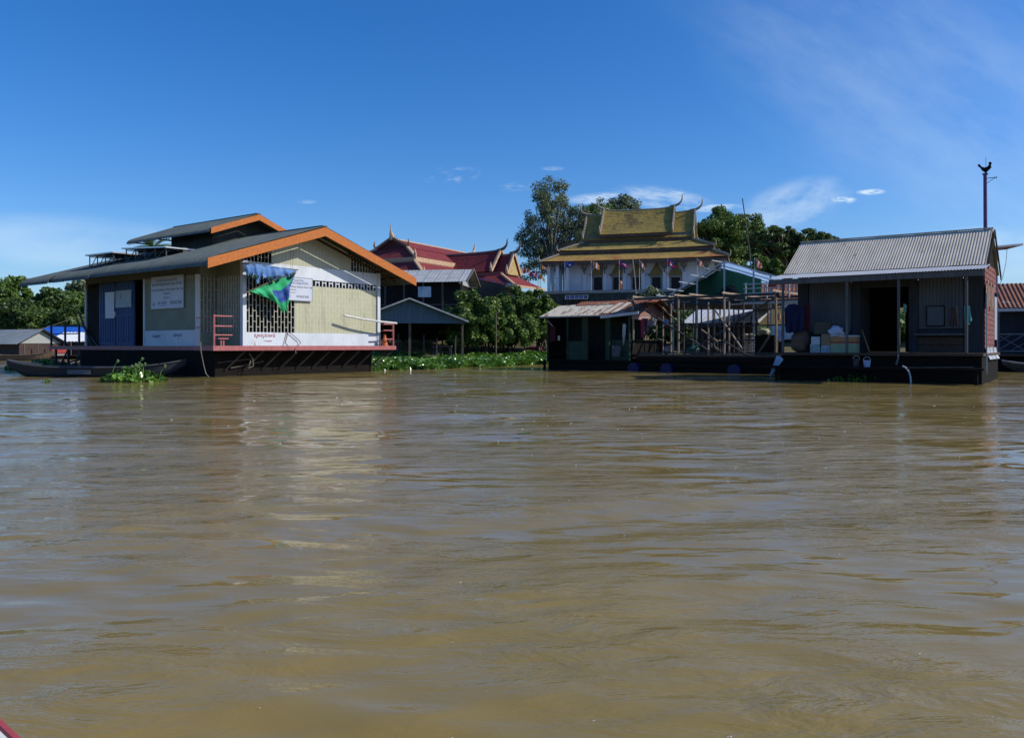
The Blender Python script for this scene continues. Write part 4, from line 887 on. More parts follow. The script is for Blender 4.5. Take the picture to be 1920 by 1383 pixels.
# -------- platform
pl = thing('timber_platform', 'dark timber river platform on blue drums with a tall pole frame', 'platform', PF.loc(), PF.rz)
PZ = 0.70
MB().box(4.62, 10.9, 0.2, 6.2, PZ - 0.07, PZ).build('deck', M_brownwood, pl)
for k, z in enumerate((0.42, 0.18, -0.05)): MB().box(4.6, 10.92, 0.15 + 0.006 * k, 0.2, z, z + 0.2).build('skirt_plank', M_darkwood, pl)
MB().box(4.65, 10.85, 0.5, 6.0, -0.4, 0.6).build('hull', M_darkwood, pl)
M_drum = mat('blue_drum', (0.012, 0.02, 0.09), (0.01, 0.016, 0.07), 0.45, 5)
for px in (1191, 1253, 1380):
    p = PF.hy(px, 690, 0.1)
    MB().tube([(p.x, -0.12, 0.10), (p.x, 0.148, 0.10)], 0.27, 18).build('drum', M_drum, pl)
M_pole = mat('pale_bamboo_pole', (0.38, 0.29, 0.21), (0.26, 0.19, 0.14), 0.7, 5, (1, 1, 0.4), c3=(0.12, 0.09, 0.07), c3t=0.6)
M_pole2 = mat('dark_pole', (0.09, 0.08, 0.075), (0.055, 0.05, 0.045), 0.8, 5)
TZ = 3.12
for px in (1187, 1272, 1358, 1455):
    x = PF.hy(px, 600, 0.25).x; MB().tube([(x, 0.25, PZ), (x + 0.01, 0.25, 1.9), (x - 0.01, 0.25, TZ + 0.14)], 0.045, 7).build('pole', M_pole, pl)
for px in (1231, 1243, 1258, 1282, 1305, 1328, 1367, 1394):
    x = PF.hy(px, 600, 2.4).x; MB().tube([(x, 2.4, PZ), (x, 2.4, TZ - 0.12)], 0.04, 7).build('pole', M_pole2 if px in (1305, 1394, 1282) else M_pole, pl)
for px in (1315, 1337, 1350, 1376, 1385, 1420, 1440):
    x = PF.hy(px, 600, 4.6).x; MB().tube([(x, 4.6, PZ), (x, 4.6, TZ - 0.2)], 0.035, 7).build('pole', M_pole2, pl)
for y, m_ in ((0.25, M_pole2), (2.4, M_pole2), (4.6, M_pole2)):
    MB().bar((4.5 if y < 1 else 4.3, y, TZ), (10.9, y, TZ - 0.03), 0.07, 0.09).build('beam', m_, pl)
MB().box(4.4, 6.1, 0.3, 1.3, TZ + 0.05, TZ + 0.08).build('top_board', M_zinc, pl)
for px, y in ((1195, 0.25), (1272, 0.25), (1362, 0.25), (1455, 0.25), (1300, 0.25)):
    x = PF.hy(px, 560, y).x; MB().bar((x, y - 0.4, TZ + 0.0 + 0.09), (x + 0.05, 5.0, TZ + 0.06), 0.06, 0.07).build('beam', M_pole, pl)
def brace(a, ya, b, yb, m_=M_pole2, w=0.06): MB().bar(PF.hy(*a, ya), PF.hy(*b, yb), w).build('brace', m_, pl)
brace((1175, 560), 0.2, (1330, 658), 0.2); brace((1358, 640), 0.2, (1405, 668), 0.2); brace((1340, 580), 1.3, (1392, 655), 1.3, M_pole); brace((1300, 655), 0.3, (1462, 552), 0.3)
brace((1225, 560), 2.0, (1260, 595), 2.0, M_pole); brace((1238, 570), 3.0, (1300, 620), 3.0); brace((1315, 618), 3.0, (1345, 640), 3.0, M_pole); brace((1200, 605), 2.4, (1350, 608), 2.4); brace((1240, 668), 3.4, (1320, 630), 3.4)
for z, y in ((PZ + 0.10, 0.3), (1.95, 2.4), (1.35, 4.6)): MB().bar((4.7, y, z), (10.8, y, z), 0.06).build('rail', M_pole2, pl)
MB().bar((4.7, 0.22, PZ + 0.02), (10.9, 0.22, PZ + 0.02), 0.05).build('deck_edge', M_wood, pl)
# upper side rail running to the right house
for z in (TZ + 0.12, TZ + 0.32, TZ + 0.5): MB().bar((8.9, 1.5, z), (11.6, 1.4, z), 0.04).build('upper_rail', M_steel, pl)
for x in (9.0, 9.9, 10.8, 11.5): MB().bar((x, 1.48, TZ - 0.1), (x, 1.48, TZ + 0.55), 0.045).build('upper_rail_post', M_steel, pl)
for k, (y, z) in enumerate(((3.0, TZ - 0.22), (3.6, TZ - 0.42), (4.2, TZ - 0.1), (5.2, TZ - 0.35))): MB().bar((7.6, y, z), (11.8, y - 0.3, z - 0.03), 0.05).build('plank', M_wood if k % 2 else M_steel, pl)
# -------- awning pavilion behind the platform
AV = Fr(9.2, 36.5, -12)
av = thing('tarp_pavilion', 'open steel pavilion with a green tarp wall and light blue tarp roof', 'pavilion', AV.loc(), AV.rz)
apx = AV.hy(1358, 490, 0); lft = AV.hy(1255, 553, 0); rgt = AV.hy(1470, 522, 0)
M_tgreen = mat('dark_green_tarp', (0.03, 0.16, 0.10), (0.025, 0.12, 0.075), 0.6, 1.5, trans=0.3); M_tblue = mat('light_blue_tarp', (0.55, 0.71, 0.90), (0.68, 0.80, 0.93), 0.5, 1.2, trans=0.7)
D_ = 5.0
def slope(p, q, d0, d1, sag, seed):
    p, q = Vector(p), Vector(q)
    def fn(u, v):
        o = p.lerp(q, u); o.y = d0 + (d1 - d0) * v; o.z += -sag * math.sin(math.pi * u) + 0.035 * math.sin(9 * u + seed) * math.sin(7 * v + seed * 2) + 0.25 * v * (1 - u) ; return o
    return MB().grid(fn, 14, 14)
slope(apx, rgt, -0.1, D_, 0.06, 2).build('roof_tarp', M_tblue, av, smooth=True, thick=0.006)
slope(apx, lft, 0.9, D_, 0.03, 5).build('roof_tarp', M_tgreen, av, smooth=True, thick=0.006)
MB().grid(lambda u, v: Vector((lft.x + .15 + (rgt.x - .9 - lft.x) * u, 2.4 + .06 * math.sin(u * 23) * v, 3.05 + v * (min(lft.z + (apx.z - lft.z) * min(1, (.15 + (rgt.x - .9 - lft.x) * u) / (apx.x - lft.x)), apx.z - (apx.z - rgt.z) * max(0, (lft.x + .15 + (rgt.x - .9 - lft.x) * u - apx.x) / (rgt.x - apx.x))) - .06 - 3.05))), 24, 8).build('back_tarp', M_tgreen, av, smooth=True, thick=0.006)
m = MB()
MB().bar(apx, lft, 0.06).build('rafter', M_steel, av); MB().bar(apx, rgt, 0.06).build('rafter', M_steel, av)
for px, top in ((1358, 490), (1307, 521), (1262, 550), (1413, 505), (1445, 515)):
    p = AV.hy(px, top, 0.02); MB().bar((p.x, 0.02, -0.6), (p.x, 0.02, p.z), 0.075).build('post', M_steel, av)
for px, top in ((1340, 518), (1385, 510), (1300, 540)):
    p = AV.hy(px, top, 3.5); MB().bar((p.x, 3.5, -0.6), (p.x, 3.5, p.z), 0.06).build('post', M_steel, av)
for px, py in ((1342, 488), (1327, 502), (1302, 515), (1280, 528), (1257, 541), (1237, 553)):
    p = AV.hy(px + 9, py + 2, -0.1); MB().bar((p.x - 0.38, -0.12, p.z + 0.05), (p.x + 0.36, 0.35, p.z - 0.04), 0.045).build('purlin', M_whitepl, av)
for y in (1.5, 3.0): MB().bar((apx.x, y, apx.z - .05), (rgt.x, y, rgt.z - .05), 0.05).build('rafter', M_steel, av); MB().bar((apx.x, y, apx.z - .05), (lft.x, y, lft.z - .05), 0.05).build('rafter', M_steel, av)
MB().bar((lft.x, 0, 3.0), (rgt.x, 0, 3.0), 0.07).build('floor_beam', M_pole2, av)
p = AV.hy(1368, 540, 1.8); blob('tarp_heap', 'black covered heap under the tarp pavilion', 'heap', AV.w((p.x, 1.8, 3.05)), (0.42, 0.4, 0.45), mat('black_cover', (0.012, 0.012, 0.014), None, 0.7), 4)
for y in np.arange(0.1, 4.9, 0.32): pass
MB().box(lft.x, rgt.x, 0.05, D_, 2.96, 3.03).build('floor', M_pole2, av)
# -------- white roofed hut, sacks, ladder, crates beyond the platform
wh = thing('white_roof_hut', 'low hut with a bright white sheet roof beyond the pole frame', 'hut', PF.loc(), PF.rz)
e0, e1 = PF.hy(1277, 607, 8.0), PF.hy(1424, 607, 8.0); r0 = PF.hy(1296, 582, 10.2)
m = MB(); m.corr([(8.0, e0.z), (10.2, e0.z + 1.0)], e0.x, e1.x, 0.3, 0.004, axis='x', jag=0.02); m.corr([(10.25, e0.z + 1.0), (12.4, e0.z)], e0.x, e1.x, 0.3, 0.015, axis='x')
m.build('roof', mat('white_sheet_roof', (0.80, 0.81, 0.80), (0.72, 0.73, 0.72), 0.5, 1.2), wh, thick=0.006)
MB().bar((e0.x, 7.98, e0.z - 0.06), (e1.x, 7.98, e0.z - 0.06), 0.05, 0.07).build('eave_beam', M_darkwood, wh)
for x in np.linspace(e0.x + 0.2, e1.x - 0.2, 5): MB().bar((x, 8.1, 0.3), (x, 8.1, e0.z - 0.05), 0.08).build('post', M_pole2, wh)
MB().box(e0.x + 0.1, e1.x - 0.9, 9.5, 9.56, 0.3, e0.z + 0.5).build('rear_wall', mat('dim_brown_board', (0.05, 0.04, 0.032), None, 0.85, 3), wh)
MB().box(e0.x, e1.x, 7.9, 12.2, 0.2, 0.3).build('floor', M_brownwood, wh); MB().box(e0.x, e1.x, 8, 12, -0.6, 0.195).build('hull', M_darkwood, wh)
M_sackw = mat('white_sack', (0.52, 0.5, 0.45), (0.42, 0.4, 0.36), 0.8, 6)
for k in range(9):
    for j in range(2):
        a = PF.hy(1398 + 11 * j, 655 - 5.4 * k, 8.3)
        t = blob('rice_sack', 'white filled sack in the tall stack beside the ladder', 'sack', PF.w((a.x, 8.3, 0.3 + 0.155 * k)), (0.17, 0.15, 0.08), M_sackw, k * 2 + j, 0.12, 0.5)
        t['group'] = 'white sacks stacked beside the ladder'; t.rotation_euler.z = PF.rz
ld = thing('step_ladder', 'black step ladder standing beside the white sacks', 'ladder', PF.loc(), PF.rz)
for a, b_ in (((1404, 645), (1409, 594)), ((1421, 645), (1417, 594))): MB().bar(PF.hy(*a, 7.0), PF.hy(*b_, 7.0), 0.04).build('rail', M_darkwood, ld)
for py in (594, 606, 618, 632):
    o = (645 - py) / 51 * 4; MB().bar(PF.hy(1404 + o, py, 7.0), PF.hy(1421 - o, py, 7.0), 0.035).build('rung', M_darkwood, ld)
m = MB(); a = PF.hy(1415, 667, 3.6); c_ = PF.hy(1452, 628, 3.6)
t = thing('board_box', 'dark wooden box with a pale diagonal board across its front', 'box', PF.loc(), PF.rz)
MB().box(a.x, c_.x, 3.6, 4.3, PZ + 0.003, c_.z).build('body', M_darkwood, t); MB().bar((a.x + 0.15, 3.58, PZ + 0.05), (c_.x - 0.2, 3.58, c_.z - 0.03), 0.1, 0.02, up=(0, 1, 0)).build('board', M_wood, t)
p = PF.hy(1432, 628, 4.0); blob('straw_bundle', 'pale green straw bundle on the dark wooden box', 'bundle', PF.w((p.x, 4.0, c_.z)), (0.5, 0.25, 0.14), mat('straw', (0.36, 0.34, 0.2), (0.26, 0.27, 0.14), 0.9, 9), 6, 0.25)
for k, (px, py, s_, lb, c0) in enumerate(((1330, 640, 0.35, 'dark heap of nets on the platform', (0.05, 0.05, 0.05)), (1300, 650, 0.28, 'green basin heap on the platform', (0.06, 0.2, 0.16)), (1245, 630, 0.3, 'pale wrapped bundle on the platform rack', (0.4, 0.4, 0.4)))):
    p = PF.hy(px, py, 3.2); blob('bundle', lb, 'bundle', PF.w((p.x, 3.2, PZ)), (s_, s_, s_ * 0.7), mat('bundle_%d' % k, c0, None, 0.8, 7), 20 + k, 0.3)
tb_ = thing('work_table', 'rough timber table among the poles of the platform', 'table', PF.w((PF.hy(1332, 640, 3.9).x, 3.9, PZ)), PF.rz)
MB().box(-0.5, 0.5, -0.3, 0.3, 0.62, 0.67).build('tabletop', M_wood, tb_)
for x in (-.45, .45):
    for y in (-.25, .25): MB().box(x - .03, x + .03, y - .03, y + .03, 0, .62).build('leg', M_pole2, tb_)
hung('shirt', 'white and blue shirt hung at the right end of the platform', 'clothing', PF, [(1458, 618), (1463, 616), (1469, 619)], [(1459, 638), (1464, 640), (1469, 637)], 1.2, mat('white_blue_cloth', (0.6, 0.64, 0.75), (0.25, 0.3, 0.5), 0.8, 5), 21)
hung('trousers', 'black trousers hung below the white and blue shirt', 'clothing', PF, [(1460, 641), (1464, 641), (1468, 641)], [(1459, 664), (1464, 660), (1468, 664)], 1.25, mat('black_cloth', (0.015, 0.015, 0.018), None, 0.9), 22)
hung('shirt', 'orange and white shirt hung by the pole left of the zinc house', 'clothing', PF, [(1457, 588), (1460, 586), (1463, 589)], [(1457, 599), (1460, 601), (1463, 598)], 1.2, mat('orange_white_cloth', (0.7, 0.2, 0.04), (0.7, 0.6, 0.45), 0.8, 9), 23)
hung('red_cloth', 'bright red cloth hung under the left end of the zinc porch roof', 'cloth', PF, [(1440, 532), (1448, 533), (1457, 532)], [(1441, 540), (1448, 541), (1456, 539)], 2.5, mat('bright_red_cloth', (0.6, 0.03, 0.02), None, 0.8), 24)
# ================================================================ far left floating houses
def hut(name, label, fr, x0, x1, y0, y1, ze, zr, roofm, wallm, gabm=None, fz=0.35, ridge='x', over=0.3, extra=None):
    t = thing(name, label, 'floating house', fr.loc(), fr.rz)
    if ridge == 'x':
        ym = (y0 + y1) / 2
        m = MB(); m.corr([(y0 - over, ze - 0.1), (ym, zr)], x0 - over, x1 + over, 0.3, 0.02, axis='x'); m.corr([(ym + .02, zr), (y1 + over, ze - 0.1)], x0 - over, x1 + over, 0.3, 0.02, axis='x')
        for x in (x0, x1): MB().slab([(x, y0, ze - .03), (x, y1, ze - .03), (x, ym, zr - 0.1)], (0.03, 0, 0)).build('gable_board', gabm or wallm, t)
    else:
        xm = (x0 + x1) / 2
        m = MB(); m.corr([(x0 - over, ze - 0.1), (xm, zr)], y0 - over, y1 + over, 0.3, 0.02); m.corr([(xm + .02, zr), (x1 + over, ze - 0.1)], y0 - over, y1 + over, 0.3, 0.02)
        for y in (y0, y1): MB().slab([(x0, y, ze - .03), (x1, y, ze - .03), (xm, y, zr - 0.1)], (0, 0.03, 0)).build('gable_board', gabm or wallm, t)
    m.build('roof', roofm, t, thick=0.006)
    w = MB(); w.box(x0, x1, y0, y0 + .06, fz, ze - 0.04); w.box(x0, x1, y1 - .06, y1, fz, ze - 0.04); w.box(x0, x0 + .06, y0 + .06, y1 - .06, fz, ze - 0.04); w.box(x1 - .06, x1, y0 + .06, y1 - .06, fz, ze - 0.04)
    w.build('wall', wallm, t)
    MB().box(x0 - 0.4, x1 + 0.4, y0 - 0.6, y1 + 0.3, fz - 0.1, fz - 0.002).build('deck', M_brownwood, t)
    MB().box(x0 - 0.2, x1 + 0.2, y0 - 0.4, y1 + 0.1, -0.5, fz - 0.102).build('hull', M_darkwood, t)
    for x in np.linspace(x0 + 0.1, x1 - 0.1, 4): MB().bar((x, y0 - 0.5, fz), (x, y0 - 0.5, ze - 0.1), 0.07).build('porch_post', M_post, t)
    return t
M_gz = mat('blue_grey_sheet', (0.22, 0.25, 0.27), (0.17, 0.20, 0.215), 0.6, 1.0, c3=(0.3, 0.3, 0.28), c3t=0.62)
M_gw = mat('pale_board', (0.38, 0.40, 0.37), (0.28, 0.30, 0.28), 0.8, 3, (1, 1, 5))
M_brw = mat('dark_red_brown_wall', (0.085, 0.05, 0.04), (0.05, 0.035, 0.03), 0.8, 3)
fl = Fr(-38.5, 62.5, 62)
t = hut('floating_house', 'grey sheet roofed floating house at the far left edge, pale gable boards', fl, 0, 3.4, 0, 6.2, 1.32, 2.42, M_gz, M_brw, M_gw, ridge='y', over=0.45)
MB().box(2.2, 3.6, -0.66, -0.58, 0.5, 0.95).build('red_panel', mat('red_board', (0.42, 0.06, 0.05), None, 0.7), t)
MB().box(0.4, 3.7, -0.56, -0.5, 0.36, 0.42).build('porch_rail', M_whitepl, t)
t = hut('floating_house', 'blue tarp roofed hut behind the grey house at the far left', Fr(-41.5, 70, 0), 0, 3.2, 0, 4, 1.9, 2.85, mat('bright_blue_tarp', (0.02, 0.12, 0.50), (0.015, 0.09, 0.42), 0.5, 1), M_brw, ridge='x')
t = hut('floating_house', 'white roofed open hut seen through the rear railing of the big house', Fr(-37.9, 66, -3), 0, 5.5, 0, 4, 1.55, 2.25, mat('white_sheet_roof', (0.68, 0.70, 0.70), (0.6, 0.62, 0.62), 0.5, 1.2), M_brw, ridge='x')
t = hut('floating_house', 'second white roofed hut standing higher behind the first at the far left', Fr(-37.5, 73, -3), 1.8, 8, 0, 4, 2.35, 3.0, mat('white_sheet_roof', (0.68, 0.70, 0.70), None), M_brw, ridge='x', fz=0.6)
t = thing('wooden_boat', 'pale brown boat tied beneath the grey house at the far left', 'boat', (-37.0, 59.5, 0), R(4))
m, rim, pr = boat_mesh(6, 1.1, 0.4); m.build('hull', mat('brown_boat', (0.20, 0.14, 0.09), (0.14, 0.1, 0.065), 0.8, 3), t, thick=0.03); rim.build('gunwale', M_wood, t)

# ================================================================ temple with mossy yellow roofs
TF = Fr(3.3, 91.0, -17)
tp = thing('temple', 'white temple with stacked mossy yellow roofs and curved roof finials', 'temple', TF.loc(), TF.rz)
def tile_mat(name, a, b, c, ct, scale=0.5):
    m = bpy.data.materials.new(name); m.use_nodes = True; q = NT(m.node_tree)
    tcx = q.n('ShaderNodeTexCoord'); n1 = q.n('ShaderNodeTexNoise', i_Vector=tcx.outputs['Object'], i_Scale=scale * 2.2, i_Detail=9, i_Roughness=0.72)
    n2 = q.n('ShaderNodeTexNoise', i_Vector=tcx.outputs['Object'], i_Scale=scale, i_Detail=6, i_Roughness=0.65)
    n3 = q.n('ShaderNodeTexNoise', i_Vector=tcx.outputs['Object'], i_Scale=scale * 9, i_Detail=3)
    col = q.mix(q.smooth(n1.outputs[0], 0.40, 0.62), a, b); col = q.mix(q.smooth(n2.outputs[0], ct, ct + 0.14), col, c)
    col = q.mix(q.math('MULTIPLY', q.smooth(n3.outputs[0], 0.5, 0.7), 0.45), col, tuple(x * 0.35 for x in b))
    s = q.n('ShaderNodeSeparateXYZ', i_0=tcx.outputs['Object'])
    wv = q.math('PINGPONG', q.math('MULTIPLY', s.outputs[2], 5.0), 0.5)
    pb = q.n('ShaderNodeBsdfPrincipled', i_Roughness=0.85); pb.inputs['Specular IOR Level'].default_value = 0.25; q.link(col, pb.inputs['Base Color'])
    h_ = q.math('ADD', wv, q.math('MULTIPLY', n3.outputs[0], 1.0))
    bp = q.n('ShaderNodeBump', i_Strength=0.7, i_Distance=0.06, i_Height=h_); q.link(bp.outputs[0], pb.inputs['Normal'])
    q.n('ShaderNodeOutputMaterial', i_Surface=pb.outputs[0]); return m
M_tile = tile_mat('mossy_yellow_tile', (0.37, 0.255, 0.065), (0.25, 0.185, 0.055), (0.16, 0.105, 0.045), 0.54)
M_tile2 = tile_mat('mossy_orange_tile', (0.41, 0.25, 0.065), (0.32, 0.21, 0.06), (0.34, 0.125, 0.045), 0.50)
M_fascia = mat('weathered_brown_fascia', (0.16, 0.10, 0.075), (0.10, 0.065, 0.05), 0.8, 2)
M_cream = mat('weathered_cream_trim', (0.36, 0.31, 0.24), (0.24, 0.2, 0.155), 0.7, 3)
M_twhite = mat('temple_white_wall', (0.72, 0.73, 0.74), (0.64, 0.65, 0.67), 0.75, 0.8, c3=(0.38, 0.36, 0.33), c3t=0.68)
M_gold = mat('dull_gold_carving', (0.30, 0.22, 0.075), (0.17, 0.12, 0.04), 0.6, 6, bump=0.6, bscale=14)
def teeth(mb, p, q, h, w, out):
    p, q = Vector(p), Vector(q); n = max(1, int((q - p).length / w)); d = (q - p) / n; out = Vector(out)
    mb.slab([p, q, q + Vector((0, 0, h * 0.5)), p + Vector((0, 0, h * 0.5))], out)
    for i in range(n):
        a = p + d * (i + 0.1); b_ = p + d * (i + 0.9); mb.slab([a, (a + b_) / 2 + Vector((0, 0, -h * .6)), b_], out)
def tier(parent, x0, x1, y0, y1, ze, xi0, xi1, yi0, yi1, zi, m, fas=0.32):
    r = MB(); o = [(x0, y0, ze), (x1, y0, ze), (x1, y1, ze), (x0, y1, ze)]; i_ = [(xi0, yi0, zi), (xi1, yi0, zi), (xi1, yi1, zi), (xi0, yi1, zi)]
    for k in range(4):
        a, b_, c_, d_ = Vector(o[k]), Vector(o[(k + 1) % 4]), Vector(i_[(k + 1) % 4]), Vector(i_[k])
        r.grid(lambda u, v: a.lerp(b_, u).lerp(d_.lerp(c_, u), v) - Vector((0, 0, 0.12 * math.sin(math.pi * v))) + Vector((0, 0, 0.10 * abs(2 * u - 1) ** 4 * (1 - v))), 16, 5)
    r.build('roof_tier', m, parent, thick=0.06)
    f = MB()
    for k in range(4):
        a, b_ = Vector(o[k]), Vector(o[(k + 1) % 4]); nrm = (b_ - a).cross(Vector((0, 0, 1))).normalized()
        teeth(f, a + Vector((0, 0, -fas)), b_ + Vector((0, 0, -fas)), fas * 1.4, 0.22, -nrm * 0.08)
    f.build('eave_fringe', M_fascia, parent)
    for k in range(4):
        h = MB(); a, b_ = Vector(o[k]), Vector(i_[k]); h.tube([a + Vector((0, 0, .12)), b_ + Vector((0, 0, .05))], 0.11, 6)
        n = 12
        for j in range(n):
            p = a.lerp(b_, (j + .5) / n); h.add([p + Vector((-.1, 0, .1)), p + Vector((.1, 0, .1)), p + Vector((0, .1, .1)), p + Vector((0, 0, .42))], [(0, 1, 3), (1, 2, 3), (2, 0, 3)])
        d = (a - b_).normalized(); h.tube([a, a + d * .25 + Vector((0, 0, .2)), a + d * .35 + Vector((0, 0, .55)), a + d * .2 + Vector((0, 0, .8))], [.12, .11, .07, .02], 6)
        h.build('hip_ridge', M_cream, parent)
def chofa(parent, base, d, L, m=None):
    b_ = Vector(base); d = Vector(d)
    pts = [b_ - d * 0.5 * L + Vector((0, 0, -0.02 * L)), b_, b_ + d * .36 * L + Vector((0, 0, .14 * L)), b_ + d * .62 * L + Vector((0, 0, .38 * L)), b_ + d * .74 * L + Vector((0, 0, .68 * L)), b_ + d * .72 * L + Vector((0, 0, .95 * L)), b_ + d * .84 * L + Vector((0, 0, 1.18 * L))]
    MB().tube(pts, [.10, .16, .14, .11, .085, .06, .015], 7).build('finial', m or M_cream, parent, smooth=True)
def gable_roof(parent, x0, x1, ym, hw, zr, ze, m, verge=True, chL=1.2, trim=None, ped=None, names='gable_roof'):
    r = MB()
    for s_ in (-1, 1):
        r.grid(lambda u, v: Vector((x0 + (x1 - x0) * u, ym + s_ * hw * v, zr + (ze - zr) * (v ** 0.93) + 0.3 * abs(2 * u - 1) ** 5 * (1 - v) - 0.10 * math.sin(math.pi * v))), 20, 8)
    r.build(names, m, parent, thick=0.08)
    tr = trim or M_cream
    for x in (x0, x1):
        v = MB()
        for s_ in (-1, 1):
            a, b_ = Vector((x, ym, zr + 0.38)), Vector((x, ym + s_ * hw * 1.04, ze + 0.1)); v.bar(a, b_, 0.2, 0.24)
            v.tube([b_ + Vector((0, 0, .1)), b_ + Vector((0, s_ * .15, .3)), b_ + Vector((0, s_ * .2, .75)), b_ + Vector((0, s_ * .1, 1.0))], [.16, .15, .08, .02], 6)
            n = 9
            for k in range(n):
                p = a.lerp(b_, (k + .7) / n); v.add([p + Vector((-.06, 0, .08)), p + Vector((.06, 0, .08)), p + Vector((0, s_ * .14, -.1)), p + Vector((0, s_ * .13, .3))], [(0, 1, 3), (1, 2, 3), (2, 0, 3)])
        v.build('verge_trim', tr, parent)
    rd = MB(); rd.tube([(x0 + (x1 - x0) * k / 12, ym, zr + 0.06 + 0.3 * abs(2 * k / 12 - 1) ** 5) for k in range(13)], 0.1, 6); rd.build('ridge_cap', tr, parent)
    for x, d in ((x0, -1), (x1, 1)): chofa(parent, (x, ym, zr + 0.33), (d, 0, 0), chL, tr)
    for x, off in ((x0 + 0.12, .08), (x1 - 0.2, .08)):
        MB().slab([(x, ym - hw * .93, ze + .1), (x, ym + hw * .93, ze + .1), (x, ym, zr - .12)], (off, 0, 0)).build('pediment', ped or M_gold, parent)
    f = MB()
    for s_ in (-1, 1): teeth(f, (x0, ym + s_ * hw, ze - .22), (x1, ym + s_ * hw, ze - .22), .34, .2, (0, s_ * .06, 0))
    f.build('eave_fringe', M_fascia, parent)
tier(tp, 0, 20.6, 0, 12, 10.62, 2.0, 18.6, 2.0, 10, 11.70, M_tile2)
tier(tp, 1.7, 19.0, 1.7, 10.3, 11.98, 4.35, 16.4, 3.75, 8.3, 13.12, M_tile)
MB().box(4.4, 16.35, 3.8, 8.2, 12.9, 13.9).build('roof_drum', mat('grey_roof_wall', (0.17, 0.175, 0.18), (0.12, 0.125, 0.13), 0.8, 2), tp)
gable_roof(tp, 4.1, 16.7, 6.0, 2.42, 16.4, 13.3, M_tile, chL=1.1)
gable_roof(tp, 6.15, 14.4, 6.0, 2.75, 16.95, 13.85, M_tile, chL=1.15)
# body
MB().box(2.6, 18.9, 1.8, 10.2, 7.05, 10.95).build('wall', M_twhite, tp)
MB().box(-2.2, 23.2, -3.2, 15, 2.6, 6.75).build('plinth', mat('dark_concrete', (0.085, 0.085, 0.08), (0.05, 0.052, 0.05), 0.9, 1.2), tp)
MB().box(-2.3, 23.3, -3.3, 15.1, 6.75, 7.05).build('terrace', mat('pale_concrete', (0.36, 0.36, 0.34), (0.28, 0.28, 0.265), 0.85, 1.5), tp)
sof = MB().box(0.2, 20.4, 0.2, 11.8, 10.35, 10.42); sof.build('soffit', mat('grey_soffit', (0.24, 0.23, 0.22), None, 0.8), tp)
for px in (1096, 1134, 1171, 1206, 1246, 1283, 1325):
    x = TF.hy(px, 520, 1.6).x; m = MB(); m.box(x - 0.2, x + 0.2, 1.55, 1.797, 7.05, 10.34); c_ = m.build('pilaster', M_twhite, tp)
    b = MB(); b.tube([(x, 1.6, 9.2), (x, 1.15, 9.6), (x, .75, 10.3)], [.05, .09, .12], 6).tube([(x, 1.5, 9.6), (x - .3, 1.2, 9.95), (x - .28, 1.0, 10.32)], .07, 6).tube([(x, 1.5, 9.6), (x + .3, 1.2, 9.95), (x + .28, 1.0, 10.32)], .07, 6)
    b.build('bracket', mat('grey_green_carving', (0.19, 0.20, 0.18), None, 0.7), tp)
for y in (0.75, 2.6, 4.5, 6.4, 8.3, 10.4, 11.2):
    for x in ((0.75, 1.75) if y < 1 else (0.75,)): MB().box(x - 0.17, x + 0.17, y - 0.17, y + 0.17, 7.05, 10.34).build('column', M_twhite, tp)
for x in (2.9, 19.8): MB().box(x - 0.17, x + 0.17, 0.65, 0.97, 7.05, 10.34).build('column', M_twhite, tp)
for px in (1121.5, 1158, 1194, 1231, 1267):
    x = TF.hy(px, 530, 1.75).x; zt, zb = TF.hy(px, 520, 1.75).z, 7.15
    w = MB(); w.box(x - .62, x - .47, 1.62, 1.797, zb, zt); w.box(x + .47, x + .62, 1.62, 1.797, zb, zt); w.box(x - .72, x + .72, 1.58, 1.797, zt + .002, zt + .2); w.box(x - .66, x + .66, 1.58, 1.797, zb - .1, zb - .002)
    wf = w.build('window_frame', mat('grey_window_frame', (0.30, 0.28, 0.26), None, 0.7), tp)
    MB().box(x - .468, x + .468, 1.72, 1.79, zb, zt).build('shutter', mat('dark_shutter', (0.03, 0.022, 0.02), None, 0.6), wf)
    z0 = zt + .2; out = [(-.92, 0), (-.98, .22), (-.72, .18), (-.55, .55), (-.36, .78), (-.2, 1.15), (-.06, 1.5), (0, 1.85), (.06, 1.5), (.2, 1.15), (.36, .78), (.55, .55), (.72, .18), (.98, .22), (.92, 0)]
    MB().slab([(x + a, 1.56, z0 + .01 + b_) for a, b_ in out], (0, .2, 0)).build('window_pediment', M_gold, wf)
# terrace rail with greenery and small solar panel
rl = MB()
for x in np.arange(-2, 10.5, 0.55): rl.box(x, x + .12, -3.25, -3.13, 5.6, 6.7)
rl.box(-2, 10.5, -3.24, -3.14, 6.6, 6.74)
tag(rl.build('terrace_fence', mat('dull_green_rail', (0.05, 0.085, 0.06), None, 0.8), loc=(TF.x, TF.y, 0), rz=TF.rz), 'low dull green fence along the front of the temple terrace', 'fence')
a = TF.hy(1060, 561, -3.6); c_ = TF.hy(1102, 553, -3.6)
t = thing('solar_panel', 'small pale framed solar panel leaning before the temple terrace', 'solar panel', TF.loc(), TF.rz)
MB().slab([(a.x, -3.7, a.z), (c_.x, -3.7, a.z), (c_.x, -3.45, c_.z), (a.x, -3.45, c_.z)], (0, .03, 0)).build('cells', mat('blue_cells', (0.07, 0.10, 0.19), None, 0.25), t)
m = MB(); q_ = [Vector((a.x, -3.71, a.z)), Vector((c_.x, -3.71, a.z)), Vector((c_.x, -3.46, c_.z)), Vector((a.x, -3.46, c_.z))]
for i in range(4): m.bar(q_[i], q_[(i + 1) % 4], 0.06)
for k in (1, 2, 3, 4): m.bar(q_[0].lerp(q_[1], k / 5), q_[3].lerp(q_[2], k / 5), 0.03)
m.build('frame', M_alu, t)
m = MB()
